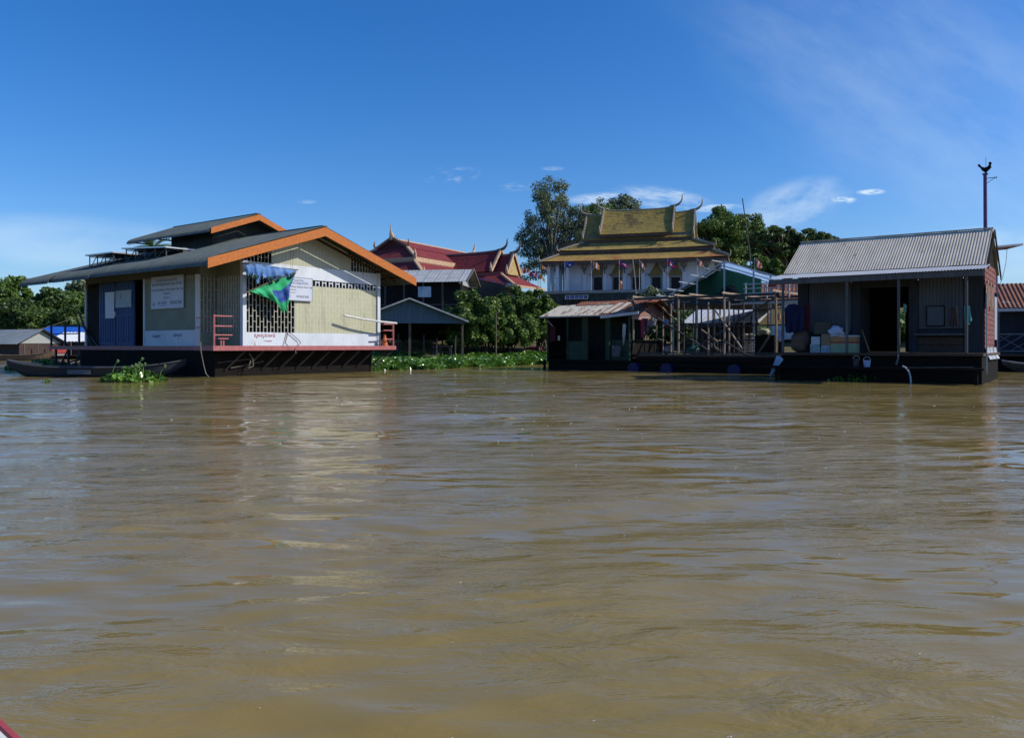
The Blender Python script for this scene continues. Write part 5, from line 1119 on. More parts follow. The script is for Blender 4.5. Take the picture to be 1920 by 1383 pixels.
for x in (a.x + .2, c_.x - .2): m.bar((x, -3.6, 3.4), (x, -3.6, a.z + .2), .06)
m.build('legs', M_post, t)

# ================================================================ red roofed hall
HF = Fr(-11.25, 75.0, -28.4)
hall = thing('temple_hall', 'large hall with dark red tiled roofs, cream trim and horn finials', 'temple', HF.loc(), HF.rz)
M_redtile = tile_mat('dark_red_tile', (0.215, 0.034, 0.036), (0.17, 0.028, 0.031), (0.15, 0.036, 0.036), 0.6, 0.6)
M_trim = mat('cream_roof_trim', (0.52, 0.36, 0.23), (0.44, 0.29, 0.18), 0.6, 3)
hall_gold = mat('yellow_pediment', (0.50, 0.38, 0.16), (0.30, 0.22, 0.08), 0.6, 4)
def hipskirt(a0, y0, z0, a1, y1, z1, yb, ymax0, trim=0.13):
    """front hip roof and the two long slopes below the ridge"""
    r = MB()
    def quad(p, q, s_, t_): p, q, s_, t_ = map(Vector, (p, q, s_, t_)); r.grid(lambda u, v: p.lerp(q, u).lerp(t_.lerp(s_, u), v), 8, 4)
    quad((-a1, y1, z1), (a1, y1, z1), (a0, y0, z0), (-a0, y0, z0))
    quad((a1, y1, z1), (a1, yb, z1), (a0, yb, z0), (a0, y0, z0)); quad((-a1, yb, z1), (-a1, y1, z1), (-a0, y0, z0), (-a0, yb, z0))
    r.build('roof_tier', M_redtile, hall, thick=0.06)
    h = MB()
    for s_ in (-1, 1):
        a, b_ = Vector((s_ * a1, y1, z1)), Vector((s_ * a0, y0, z0)); h.bar(a + Vector((0, 0, .1)), b_ + Vector((0, 0, .1)), 0.3, 0.2)
        h.tube([a, a + Vector((s_ * .08, -.1, .35)), a + Vector((s_ * .02, -.05, .75))], [.16, .12, .02], 6)
        h.bar((s_ * a1, y1, z1 - .12), (s_ * a1, yb, z1 - .12), 0.12, 0.26)
    h.bar((-a1, y1, z1 - .12), (a1, y1, z1 - .12), 0.12, 0.22)
    f = MB(); teeth(f, (-a1, y1 - .02, z1 - .34), (a1, y1 - .02, z1 - .34), .3, .25, (0, .06, 0)); teeth(f, (a1 + .02, y1, z1 - .36), (a1 + .02, yb, z1 - .36), .3, .25, (.06, 0, 0))
    h.build('roof_trim', M_trim, hall); f.build('eave_fringe', M_trim, hall)
yb = 15
r = MB()
for s_ in (-1, 1): r.grid(lambda u, v: Vector((s_ * 1.75 * v, 15 * u, 11.05 - .85 * v)), 10, 4)
r.build('main_roof', M_redtile, hall, thick=0.06)
hipskirt(1.75, 0, 10.2, 3.55, -1.3, 9.12, yb, 0)
hipskirt(3.3, -1.1, 8.85, 5.7, -3.0, 7.3, yb, 0)
tr = MB()
for s_ in (-1, 1):
    a, b_ = Vector((0, -.02, 11.2)), Vector((s_ * 1.85, -.02, 10.25)); tr.bar(a, b_, .2, .22)
    for k in range(10):
        p = a.lerp(b_, (k + .5) / 10); tr.add([p + Vector((-.07, 0, .08)), p + Vector((.07, 0, .08)), p + Vector((0, .1, .08)), p + Vector((s_ * .06, 0, .3))], [(0, 1, 3), (1, 2, 3), (2, 0, 3)])
    tr.tube([b_, b_ + Vector((s_ * .15, -.1, .3)), b_ + Vector((s_ * .12, -.1, .75))], [.14, .11, .02], 6)
tr.build('verge_trim', mat('dim_red_trim', (0.22, 0.12, 0.09), None, 0.7), hall)
MB().tube([(0, 0, 11.12), (0, 15, 11.12)], .1, 6).build('ridge_cap', M_trim, hall)
MB().slab([(-1.7, .1, 10.2), (1.7, .1, 10.2), (0, .1, 11.0)], (0, .08, 0)).build('pediment', mat('dark_red_board', (0.1, 0.03, 0.03), None, 0.8), hall)
MB().tube([(0, .1, 11.1), (0, -.1, 11.5), (0, -.2, 11.9), (0, -.22, 12.5)], [.3, .2, .07, .02], 7).build('finial', M_trim, hall)
MB().tube([(0, 14.5, 11.1), (0, 14.9, 11.6), (0, 15.05, 12.4)], [.2, .15, .02], 7).build('finial', M_trim, hall)
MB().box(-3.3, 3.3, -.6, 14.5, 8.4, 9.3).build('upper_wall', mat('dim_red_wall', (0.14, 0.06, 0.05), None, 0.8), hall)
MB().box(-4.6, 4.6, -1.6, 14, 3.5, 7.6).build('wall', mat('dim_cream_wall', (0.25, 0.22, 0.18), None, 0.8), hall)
# wing to the right
def wing(x0, x1, ym, hw, zr, ze):
    r = MB()
    for s_ in (-1, 1): r.grid(lambda u, v: Vector((x0 + (x1 - x0) * u, ym + s_ * hw * v, zr + (ze - zr) * v - .06 * math.sin(math.pi * v) + .18 * u ** 6 * (1 - v))), 12, 6)
    r.build('wing_roof', M_redtile, hall, thick=0.06)
    v = MB()
    for s_ in (-1, 1):
        a, b_ = Vector((x1, ym, zr + .3)), Vector((x1, ym + s_ * hw * 1.03, ze + .05)); v.bar(a, b_, .2, .22); v.tube([b_, b_ + Vector((0, s_ * .12, .35)), b_ + Vector((0, s_ * .1, .85))], [.16, .13, .02], 6)
    v.build('verge_trim', M_trim, hall)
    rd = MB(); rd.tube([(x0 + (x1 - x0) * k / 10, ym, zr + .06 + .18 * (k / 10) ** 6) for k in range(11)], .1, 6); rd.build('ridge_cap', M_cream, hall)
    chofa(hall, (x1, ym, zr + .25), (1, 0, 0), 0.9, mat('dark_horn', (0.16, 0.12, 0.1), None, 0.6))
wing(0.5, 8.2, 6.3, 1.85, 10.05, 8.05); wing(7.6, 9.6, 6.3, 1.3, 9.7, 7.8)
MB().slab([(9.45, 5.15, 7.8), (9.45, 7.45, 7.8), (9.45, 6.3, 9.5)], (.08, 0, 0)).build('pediment', hall_gold, hall)
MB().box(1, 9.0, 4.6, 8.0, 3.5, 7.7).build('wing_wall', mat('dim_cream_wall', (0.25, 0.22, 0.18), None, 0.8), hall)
MB().box(3.5, 9.2, 4.5, 8.1, 7.7, 8.0).build('wing_cornice', mat('pink_red_cornice', (0.30, 0.10, 0.09), None, 0.7), hall)
r = MB()
for p, q_, s_, t_ in (((3.5, 2.6, 6.55), (11.6, 2.6, 6.55), (9.3, 4.4, 7.7), (3.5, 4.4, 7.7)), ((11.6, 2.6, 6.55), (11.6, 8.9, 6.55), (9.3, 7.9, 7.7), (9.3, 4.4, 7.7))):
    p, q_, s_, t_ = map(Vector, (p, q_, s_, t_)); r.grid(lambda u, v: p.lerp(q_, u).lerp(t_.lerp(s_, u), v), 10, 4)
r.build('skirt_roof', M_redtile, hall, thick=0.06)
h = MB(); h.bar((11.6, 2.6, 6.62), (9.3, 4.4, 7.78), .22, .18); h.bar((3.5, 2.58, 6.5), (11.6, 2.58, 6.5), .1, .2); h.bar((11.62, 2.6, 6.5), (11.62, 8.9, 6.5), .1, .2); h.build('roof_trim', M_trim, hall)

# ================================================================ grey roofed stilt house, blue-grey shed
SF = Fr(-9.7, 57.0, -8)
sh2 = thing('stilt_house', 'dark stilt house with a patched grey sheet roof below the red hall', 'house', SF.loc(), SF.rz)
e0, e1, r1 = SF.hy(742, 534, 0), SF.hy(868, 528, 0), SF.hy(880, 505, 2.6)
M_patch = block_mat('patched_grey_sheets', (0.46, 0.465, 0.45), (0.2, 0.2, 0.195), 0.85, 1.5, 0.03, axes='xy', rough=0.6, base2=(0.35, 0.355, 0.345))
zE, zR = e1.z, r1.z
r = MB(); r.corr([(-0.1, zE), (2.6, zR)], e0.x - 2.5, e1.x + 0.3, 0.25, 0.004, axis='x', jag=0.04); r.corr([(2.65, zR), (5.2, zE)], e0.x - 2.5, e1.x + 0.3, 0.25, 0.012, axis='x'); r.build('roof', M_patch, sh2, thick=0.005)
xr = e1.x + .3
v = MB(); v.bar((xr, -.15, zE - .02), (xr, 2.6, zR), .06, .12); v.bar((xr, 5.2, zE - .02), (xr, 2.6, zR), .06, .12); v.build('verge_board', M_wood, sh2)
MB().slab([(xr - .7, .3, zE - .1), (xr - .7, 4.9, zE - .1), (xr - .7, 2.6, zR - .15)], (.04, 0, 0)).build('gable_board', mat('pale_board', (0.38, 0.4, 0.37), None), sh2)
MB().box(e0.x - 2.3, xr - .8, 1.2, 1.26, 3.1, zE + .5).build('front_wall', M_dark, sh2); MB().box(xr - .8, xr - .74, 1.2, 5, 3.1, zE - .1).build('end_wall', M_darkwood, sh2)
MB().box(e0.x - 2.4, xr - .3, 0, 5, 2.95, 3.1).build('floor', M_brownwood, sh2)
for x in np.linspace(e0.x - 2.2, xr - .4, 6): MB().bar((x, .1, .8), (x, .1, zE), .11).build('post', M_pole2, sh2)
m = MB(); m.bar((e0.x - 2.3, .05, 4.0), (xr - .4, .05, 4.0), .06); m.bar((e0.x - 2.3, .05, 3.55), (xr - .4, .05, 3.55), .05); m.build('railing', M_pole2, sh2)
a, c_ = SF.hy(784, 557, -.02), SF.hy(808, 537, -.02)
o = MB().box(0, c_.x - a.x, 0, .03, 0, c_.z - a.z).build('notice_board', mat('pale_blue_poster', (0.45, 0.52, 0.55), (0.36, 0.44, 0.5), 0.5, 2, c3=(0.13, 0.22, 0.27), c3t=0.58, c3s=3.5), loc=SF.w(a), rz=SF.rz); tag(o, 'pale blue picture board hung on the dark stilt house', 'board')
BF = Fr(-8.9, 48.0, 6)
bs = thing('open_shed', 'open boat shed with a blue grey gable on posts at the bank', 'shed', BF.loc(), BF.rz)
ap, rt = BF.hy(768, 561, 0), BF.hy(872, 600, 0); lf = Vector((2 * ap.x - rt.x, 0, rt.z))
r = MB()
r.corr([(lf.x - .2, lf.z - .08), (ap.x, ap.z + .06)], -.35, 8, .25, .012); r.corr([(ap.x + .01, ap.z + .06), (rt.x + .2, rt.z - .08)], -.35, 8, .25, .012); r.build('roof', M_gz, bs, thick=0.006)
v = MB(); v.bar((lf.x - .2, -.37, lf.z - .1), (ap.x, -.37, ap.z + .04), .04, .09); v.bar((rt.x + .2, -.37, rt.z - .1), (ap.x, -.37, ap.z + .04), .04, .09); v.build('verge_board', mat('pale_verge', (0.5, 0.5, 0.48), None), bs)
gb = BF.hy(768, 606, 0).z
MB().slab([(lf.x, 0, gb), (rt.x, 0, gb), (rt.x, 0, rt.z - .05), (ap.x, 0, ap.z - .02), (lf.x, 0, rt.z - .05)], (0, .03, 0)).build('gable_sheet', mat('blue_grey_gable', (0.14, 0.18, 0.21), (0.10, 0.135, 0.16), 0.6, 1.5, (6, 1, .3)), bs)
for x in (lf.x + .3, ap.x, rt.x - .15):
    for y in (.1, 4, 7.8): MB().bar((x, y, .1), (x, y, gb if abs(x - ap.x) > .1 or y > 1 else ap.z - .3), .12).build('post', M_wood, bs)
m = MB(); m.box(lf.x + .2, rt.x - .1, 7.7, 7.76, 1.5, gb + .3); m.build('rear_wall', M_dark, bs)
# bank furniture
def post(label, px, pyt, pyb, Y, r_=0.05, name='post', cat='post', m=None, lean=0, group=None):
    b_ = Wp(px, pyb, Y); t_ = Wp(px + lean, pyt, Y); z0 = min(b_.z, float(ground_z(b_.x, b_.y)))
    o = MB().tube([(0, 0, z0 - b_.z - 0.2), ((t_.x - b_.x) * .5, 0, (t_.z - b_.z) * .5), (t_.x - b_.x, 0, t_.z - b_.z)], [r_, r_ * .9, r_ * .75], 7).build(name, m or M_wood, loc=b_)
    return tag(o, label, cat, group)
post('tall thin pole standing in the water plants before the round trees', 930, 583, 672, 46, 0.045, 'pole', 'pole')
post('leaning bamboo pole in front of the temple doorways', 1195, 486, 556, 78, 0.06, 'pole', 'pole', M_cream, -9)
post('thin radio mast rising above the trees right of the temple', 1418, 372, 560, 70, 0.06, 'mast', 'mast', M_post, -26)
for k, (px, pt, pb_) in enumerate(((746, 625, 660), (794, 627, 650), (818, 632, 652), (853, 630, 655))):
    post('short dark stake in the bank under the open shed', px, pt, pb_, 49.5, 0.06, 'stake', 'stake', M_pole2, 1, 'short stakes along the bank')
rk = thing('timber_rack', 'rough timber rack on the bank under the right end of the open shed', 'rack', Wp(828, 650, 49.5) * Vector((1, 1, 0)).length if False else Vector((Wp(828, 650, 49.5).x, 49.5, float(ground_z(Wp(828, 650, 49.5).x, 49.5)))), R(-5))
m = MB()
for x in (-.5, -.1, .5):
    m.bar((x, 0, -.2), (x, 0, 1.0), .07); m.bar((x, .5, -.2), (x, .5, .9), .07)
for z in (.3, .62, .95): m.bar((-.6, 0, z), (.6, 0, z), .06)
m.build('frame', M_pole2, rk); MB().box(-.6, .6, -.05, .55, .96, 1.0).build('top', M_wood, rk)
p = Wp(798, 652, 49.2); blob('log_heap', 'heap of dark logs at the water edge under the open shed', 'heap', (p.x, 49.4, float(ground_z(p.x, 49.4)) - .1), (1.3, .5, .22), M_pole2, 4, .3)
p = Wp(1001, 640, 55); t = thing('upturned_basin', 'flat red basin lying on the bank left of the rusty shed', 'basin', (p.x, 56, float(ground_z(p.x, 56)) + .02))
MB().tube([(0, 0, 0), (0, 0, .16), (0, 0, .28)], [.75, .6, .2], 16).build('shell', mat('faded_red_plastic', (0.5, 0.1, 0.09), None, .6), t)
# blue tarp on the bank behind the round trees
t = thing('lean_to', 'lean-to with a blue tarp edge right of the grey stilt roof', 'hut', (0, 0, 0))
a, b_ = Wp(893, 521, 62), Wp(950, 532, 60)
MB().slab([a, b_, b_ + Vector((.5, 2.5, .1)), a + Vector((.5, 2.5, .1))], (0, 0, .05)).build('tarp', mat('faded_blue_tarp', (0.03, 0.08, 0.22), (0.05, 0.11, 0.28), .7), t); MB().slab([a + Vector((.1, .2, -.06)), b_ + Vector((-.1, .2, -.06)), Vector((b_.x, b_.y + .2, 2)), Vector((a.x, a.y + .2, 2))], (0, .1, 0)).build('wall', mat('dim_inner_board', (0.09, 0.085, 0.07), None), t)
# small roof glimpsed behind the zinc house porch
bk = Fr(22.0, 62, -20)
hut2 = thing('bank_house', 'orange roofed house glimpsed between the pavilion and the zinc roof', 'house', bk.loc(), bk.rz)
zz = Wp(1480, 540, 62).z
r = MB(); r.corr([(0, zz - 1.0), (3, zz + .6)], -3, 6, .3, .02, axis='x'); r.corr([(3.02, zz + .6), (6, zz - 1)], -3, 6, .3, .02, axis='x'); r.build('roof', M_rust, hut2, thick=.006)
MB().box(-2.7, 5.7, .6, 5.4, 1.5, zz - .75).build('wall', M_whitepl, hut2)

# ================================================================ flags
FLAGM = [mat('flag_blue', (0.02, 0.05, 0.28), None, .7, 5, trans=.3), mat('flag_red', (0.55, 0.015, 0.045), None, .7, 5, trans=.3), mat('flag_white', (0.7, 0.7, 0.68), None, .7, 5, trans=.3), mat('flag_yellow', (0.75, 0.45, 0.03), None, .7, 5, trans=.3), mat('flag_orange', (0.65, 0.2, 0.02), None, .7, 5, trans=.3)]
def mi_nation(u, v):
    if abs(u - .5) < .17 and .36 < v < .66: return 2
    return 1 if .25 <= v < .75 else 0
def mi_budd(u, v):
    k = min(5, int(u * 6)); 
    if k == 5: return (0, 3, 1, 2, 4)[min(4, int(v * 5))]
    return (0, 3, 1, 2, 4)[k]
def mi_blue(u, v): return 2 if abs(u - .5) < .12 and abs(v - .5) < .14 else 0
def flag(px, pt, pb_, Y, kind, w_px, drop, label, seed, h_px=13, angle=0.0):
    b_ = Wp(px, pb_, Y); top = Wp(px, pt, Y).z; s_ = Y / F
    gz_ = 7.05 if 84 < Y < 100 else float(ground_z(b_.x, Y))
    t = thing('flag', label, 'flag', (b_.x, Y, gz_), 0, 'flags around the temple')
    hh = top - gz_
    MB().tube([(0, 0, -.1), (0, 0, hh)], [.045, .03], 6).build('flagpole', M_steel, t)
    W_, h_ = w_px * s_, h_px * s_; rr = random.Random(seed); ph = rr.uniform(0, 6)
    mi = {'n': mi_nation, 'b': mi_budd, 'a': mi_blue}[kind]
    MB().grid(lambda u, v: (0.03 + W_ * u, .12 * math.sin(u * 6 + ph + v) * u ** .5 * 1.6, hh - .12 - h_ * v * (1 - .15 * u) - drop * s_ * u ** 1.3 - .06 * math.sin(u * 7 + ph)), 18, 15, mi).build('banner', FLAGM, t, smooth=True)
flag(962, 499, 540, 80, 'n', 8, 3, 'red and blue flag at the far left of the temple flag row', 1)
flag(977, 499, 535, 80.5, 'b', 16, 4, 'striped flag above the round trees, second from the left', 2, 10)
flag(993, 506, 540, 81, 'n', 13, 4, 'red and blue flag third from the left, above the round trees', 3, 9)
flag(1009, 511, 545, 82, 'b', 12, 8, 'drooping striped flag fourth from the left, before the tall tree', 4, 9)
flag(1013.5, 495, 545, 83.5, 'b', 12, 4, 'small orange striped flag under the left corner of the temple eave', 5, 7)
flag(1059, 488, 548, 88.3, 'a', 16, 1, 'blue flag on the pole nearest the temple veranda columns', 6, 11)
flag(1108.5, 487, 548, 87.6, 'b', 16, 7, 'yellow striped flag before the first temple window', 7, 12)
flag(1161, 487, 548, 86.9, 'n', 16, 6, 'red and blue flag before the second temple window', 8, 10)
flag(1199, 487, 548, 86.3, 'b', 10, 8, 'drooping pale striped flag before the middle temple window', 9, 11)
flag(1252, 484, 548, 85.5, 'n', 13, 9, 'red and blue flag between the two right temple windows', 10, 13)
flag(1307, 484, 548, 84.6, 'b', 12, 7, 'brownish striped flag before the right end of the temple wall', 11, 10)
flag(1415, 483, 560, 60, 'b', 13, 5, 'red and yellow striped flag above the light blue tarp roof', 12, 15)
# ================================================================ trees
def unit(n, r):
    v = r.normal(size=(n, 3)); return v / np.linalg.norm(v, axis=1, keepdims=True)
def leaves(centers, radii, n, size, r, flat=0.8, up=0.35, asp=0.55, shell=0.5):
    k = len(centers); w = radii ** 2; c = r.choice(k, n, p=w / w.sum())
    d = unit(n, r); rad = radii[c] * (shell + (1 - shell) * r.random(n) ** 0.5) * r.normal(1, .12, n)
    P = centers[c] + d * rad[:, None] * np.array([1, 1, flat])
    N = d * .5 + unit(n, r) * .75 + np.array([0, 0, up]); N /= np.linalg.norm(N, axis=1, keepdims=True)
    T = np.cross(N, unit(n, r)); T /= np.linalg.norm(T, axis=1, keepdims=True) + 1e-9; B = np.cross(N, T)
    s = size * r.uniform(.6, 1.35, n)[:, None]
    V = np.stack([P - T * s, P + B * s * asp + N * s * .12, P + T * s, P - B * s * asp + N * s * .12], 1).reshape(-1, 3)
    return V, np.arange(n * 4).reshape(n, 4)
def tree(name, label, base, ells, nclump, crad, nleaf, lsize, lm, bark, seed, trunk=(0.3, 0.12), stems=1, group=None, flat=0.8, lean=(0, 0), shell=0.5, up=.35, cat='tree', limb=0.6, asp=.55, fork=0.35):
    r = np.random.default_rng(seed)
    t = thing(name, label, cat, base, 0, group)
    cs = []; rs = []
    tot = sum(e[3] * e[4] * e[5] for e in ells)
    for e in ells:
        k = max(3, int(nclump * e[3] * e[4] * e[5] / tot))
        u = unit(k, r) * (r.random(k) ** .42)[:, None]
        cs.append(np.array(e[:3]) + u * np.array(e[3:6])); rs.append(crad * r.uniform(.6, 1.25, k))
    cs = np.concatenate(cs); rs = np.concatenate(rs)
    V, Q = leaves(cs, rs, nleaf, lsize, r, flat, up, asp, shell)
    np_mesh('crown', V, Q, lm, t)
    m = MB(); zc = np.array([e[2] - e[5] for e in ells]).min(); ctr = np.average(np.array([e[:3] for e in ells]), axis=0)
    tops = []
    for s in range(stems):
        a = Vector((0, 0, -.3)) if stems == 1 else Vector((r.uniform(-1, 1) * ells[0][3] * .6, r.uniform(-.6, .6) * ells[0][4], -.3))
        b = Vector((a.x * .9 + lean[0], a.y * .9 + lean[1], max(.6, zc + (ctr[2] - zc) * fork)))
        mid = (a + b) / 2 + Vector((r.uniform(-.2, .2), r.uniform(-.2, .2), 0))
        m.tube([a, mid, b], [trunk[0], trunk[0] * .8, trunk[0] * .62], 8); tops.append(b)
    sel = r.permutation(len(cs))[:int(len(cs) * limb)]
    for i in sel:
        c = Vector(cs[i]); b = min(tops, key=lambda q: (q - c).length); q = b.lerp(c, .5) + Vector((r.uniform(-.3, .3), r.uniform(-.3, .3), r.uniform(0, .5)))
        m.tube([b, q, c], [trunk[1], trunk[1] * .65, trunk[1] * .25], 5, cap=False)
    m.build('trunk', bark, t, smooth=True)
    return t
L_dark = leaf_mat('dark_leaves', (0.032, 0.07, 0.018), (0.13, 0.195, 0.042))
L_mid = leaf_mat('green_leaves', (0.048, 0.10, 0.021), (0.205, 0.30, 0.058))
L_bright = leaf_mat('bright_leaves', (0.042, 0.092, 0.016), (0.18, 0.27, 0.045))
L_olive = leaf_mat('olive_leaves', (0.065, 0.10, 0.05), (0.22, 0.265, 0.135))
L_pale = leaf_mat('pale_grey_leaves', (0.085, 0.12, 0.07), (0.21, 0.25, 0.15))
BARK = mat('grey_bark', (0.16, 0.13, 0.10), (0.09, 0.075, 0.06), .9, 5, bump=.5); BARKD = mat('dark_bark', (0.055, 0.045, 0.036), (0.03, 0.026, 0.022), .9, 5); BARKP = mat('pale_bark', (0.38, 0.34, 0.29), (0.24, 0.21, 0.17), .85, 4)
def G0(px, Y): x = (px - 960) / F * Y; return (x, Y, float(ground_z(x, Y)))
def zpx(py, Y): return H + (648 - py) / F * Y
def bushy(label, px, Y, pyt, w_px, seed, lm, name='bank_tree', nleaf=13000, ls=.20, low=.25, group=None, flat=.8):
    b = G0(px, Y); ht = zpx(pyt, Y) - b[2]; w = w_px * Y / F / 2
    e = [(0, 0, ht * (low + 1) / 2, w * .75, w * .75, ht * (1 - low) / 2 * .85), (-w * .45, 0, ht * .5, w * .5, w * .6, ht * .26), (w * .45, .3, ht * .48, w * .5, w * .6, ht * .26), (w * .1, -w * .3, ht * .42, w * .6, w * .5, ht * .2)]
    return tree(name, label, b, e, 70, w * .21, nleaf, ls, lm, BARK, seed, (.28, .1), group=group, flat=flat)
gl = 'trees on the far left bank'
bushy('bright green tree at the left edge of the far bank, tallest there', 15, 82, 505, 130, 11, L_bright, group=gl)
bushy('darker round tree next to the left edge of the far bank', 78, 80, 535, 120, 12, L_dark, group=gl)
bushy('olive tree just left of the big floating house on the far bank', 135, 84, 533, 110, 13, L_mid, group=gl)
bushy('low dark tree behind the left far bank huts', 40, 77, 560, 120, 14, L_dark, low=.1, group=gl, nleaf=7000)
bushy('dark tree behind the white roofed huts on the far bank', 125, 78, 565, 120, 15, L_dark, low=.1, group=gl, nleaf=7000)
bushy('dark bank tree seen through the rear of the big floating house', 185, 80, 560, 120, 16, L_dark, low=.1, group=gl, nleaf=6000)
bushy('tree crown showing over the long eave of the big house', 160, 92, 512, 90, 17, L_olive, group=gl, nleaf=5000)
bushy('dense tree beyond the left edge of the view', -70, 80, 520, 130, 18, L_dark, low=.1, group=gl, nleaf=5000)
# palm behind the big house
def palm(label, px, Y, pyt, seed):
    b = G0(px, Y); r = random.Random(seed); ht = zpx(pyt, Y) - b[2]; t = thing('palm_tree', label, 'tree', b)
    m = MB(); m.tube([(0, 0, -.3), (.2, 0, ht * .5), (.1, 0, ht - 1.2)], [.25, .18, .14], 8); m.build('trunk', BARK, t)
    f = MB()
    for k in range(22):
        a = k * 2.4 + r.uniform(-.2, .2); el = r.uniform(-.2, 1.2); L = r.uniform(2.2, 3.0); pts = []
        for j in range(9):
            s = j / 8 * L; pts.append(Vector((math.cos(a) * s * math.cos(el * (1 - .4 * j / 8)), math.sin(a) * s * math.cos(el), ht - 1.2 + math.sin(el) * s - .16 * s * s)))
        for j in range(8):
            p, q = pts[j], pts[j + 1]; d = (q - p).normalized(); sd = d.cross(Vector((0, 0, 1))).normalized()
            for s_ in (-1, 1):
                for i in range(3):
                    o = p.lerp(q, i / 3); ln = .62 * math.sin(math.pi * (j + 1.2) / 10); tip = o + sd * s_ * ln + d * .3 - Vector((0, 0, .18)); f.add([o, o + d * .1, tip], [(0, 1, 2)])
    f.build('crown', L_mid, t)
palm('palm fronds showing between the two roofs of the big house', 287, 95, 446, 4)
# round trees on the bank
gm = 'round trees on the bank before the red hall'
def mangrove(label, px, Y, pyt, pyb, w_px, seed, lm, nleaf=20000):
    b = G0(px, Y); zt, zb = zpx(pyt, Y) - b[2], zpx(pyb, Y) - b[2]; w = w_px * Y / F / 2; h = (zt - zb) / 2
    e = [(0, 0, (zt + zb) / 2, w * .85, w * .8, h * .85), (-w * .55, -.3, zb + h * .7, w * .55, w * .6, h * .6), (w * .55, -.2, zb + h * .7, w * .55, w * .6, h * .6), (0, -w * .6, zb + h * .6, w * .8, w * .4, h * .6)]
    return tree('bank_tree', label, b, e, 150, w * .17, int(nleaf * 1.35), .115, lm, BARKD, seed, (.055, .035), stems=15, group=gm, fork=.25, limb=.5, up=.5, shell=.3)
mangrove('round leafy tree left of the thin pole, nearest the open shed', 893, 53, 531, 655, 125, 21, L_mid)
mangrove('dense round tree right behind the thin pole', 955, 54.5, 527, 653, 135, 22, L_mid, 21000)
mangrove('bright round tree at the right of the group, nearest the rusty shed', 1003, 55, 533, 648, 105, 23, L_bright)
bushy('dark tree glimpsed between the big house and the stilt house', 722, 56, 565, 50, 24, L_mid, nleaf=3500, ls=.16, low=.15)
# shade of shrubs under the round trees
# tall airy tree left of the temple
b = G0(1035, 104); zt = lambda py: zpx(py, 104) - b[2]
tree('tall_tree', 'tall airy grey green tree rising left of the temple', b, [(0, 0, zt(385), 3.3, 3, 3.3), (.2, 0, zt(358), 1.9, 2, 1.8), (-2.6, 0, zt(440), 2.8, 2.8, 3.0), (2.6, 0, zt(425), 3.0, 2.6, 3.0), (-.6, 0, zt(470), 3.4, 3, 3.6), (5, .5, zt(405), 2.4, 2, 1.8), (4.6, 0, zt(455), 2, 2, 2.6), (-2.8, 0, zt(500), 2, 2, 2.2)],
     150, .85, 24000, .16, L_olive, BARKP, 31, (.34, .11), flat=.9, shell=.2, asp=.38, up=.1, fork=.3, limb=.8)
b = G0(1158, 120); zt = lambda py: zpx(py, 120) - b[2]
tree('tall_tree', 'pale feathery tree peeping over the temple ridge', b, [(0, 0, zt(400), 4.2, 3, 2.6), (1.5, 0, zt(388), 2, 2, 1.6), (-3, 0, zt(405), 2.2, 2, 1.8)], 60, .9, 9000, .17, L_pale, BARKP, 32, (.3, .1), flat=.8, shell=.15, up=.1)
b = G0(1115, 112); zt = lambda py: zpx(py, 112) - b[2]
tree('bank_tree', 'dark green tree between the tall tree and the temple roof', b, [(0, 0, zt(415), 3.2, 2.5, 2.4), (-1, 0, zt(450), 3, 2.5, 3)], 50, .9, 10000, .19, L_mid, BARK, 33, (.3, .1))
# right of the temple
b = G0(1340, 102); zt = lambda py: zpx(py, 102) - b[2]
tree('bank_tree', 'dense green tree just right of the temple roof', b, [(0, 0, zt(440), 4.0, 3.5, 3.2), (-1.4, 0, zt(425), 2.4, 2.5, 1.8), (2.2, 0, zt(455), 3, 3, 3), (0, 0, zt(485), 4.2, 3.5, 2.6)], 110, .85, 20000, .19, L_mid, BARK, 34, (.4, .14))
b = G0(1385, 108); zt = lambda py: zpx(py, 108) - b[2]
tree('bank_tree', 'green tree with a flat top behind the radio mast', b, [(0, 0, zt(420), 4.2, 3, 1.5), (-1.5, 0, zt(425), 3, 3, 1.8), (1.5, 0, zt(450), 3.4, 3, 2.6), (0, 0, zt(485), 3.4, 3, 2.4)], 90, .85, 16000, .19, L_bright, BARK, 35, (.4, .13))
b = G0(1480, 92); zt = lambda py: zpx(py, 92) - b[2]
tree('rain_tree', 'wide umbrella crowned dark tree behind the zinc roof', b, [(0, 0, zt(440), 3.6, 4, .9), (-2.8, 0, zt(446), 2.4, 3, 1.1), (2.4, 0, zt(447), 2.6, 3, .8), (4.3, 0, zt(456), 1.3, 2, .6), (1.5, -1, zt(462), 3.4, 3, .8), (-2.4, -.5, zt(470), 2.4, 2.5, 1.6), (0, 0, zt(475), 3.5, 3, 1.6), (-3.3, 0, zt(505), 2, 2, 1.6)],
     230, .55, 36000, .14, L_dark, BARK, 36, (.5, .16), flat=.55, shell=.3, fork=.1, limb=.9, up=.6)
bushy('light green tree before the rain tree, beside the blue tarp', 1432, 80, 462, 80, 37, L_bright, nleaf=7000, ls=.22, low=.3)
bushy('dark tree low behind the tarp pavilion', 1405, 70, 520, 120, 38, L_dark, nleaf=6000, ls=.22, low=.1)
bushy('dark tree low behind the zinc house, right of the pavilion', 1490, 70, 560, 110, 39, L_dark, nleaf=6000, ls=.22, low=.05)
bushy('leafy shrub growing over the temple terrace', 1215, 76, 534, 75, 40, L_olive, nleaf=3000, ls=.2, low=.35)
bushy('dark shrub under the temple terrace, behind the rusty shed', 1120, 72, 575, 150, 41, L_dark, nleaf=6000, ls=.2, low=.05)
bushy('dark shrub behind the pole frame', 1270, 62, 575, 170, 42, L_dark, nleaf=6500, ls=.2, low=.05)
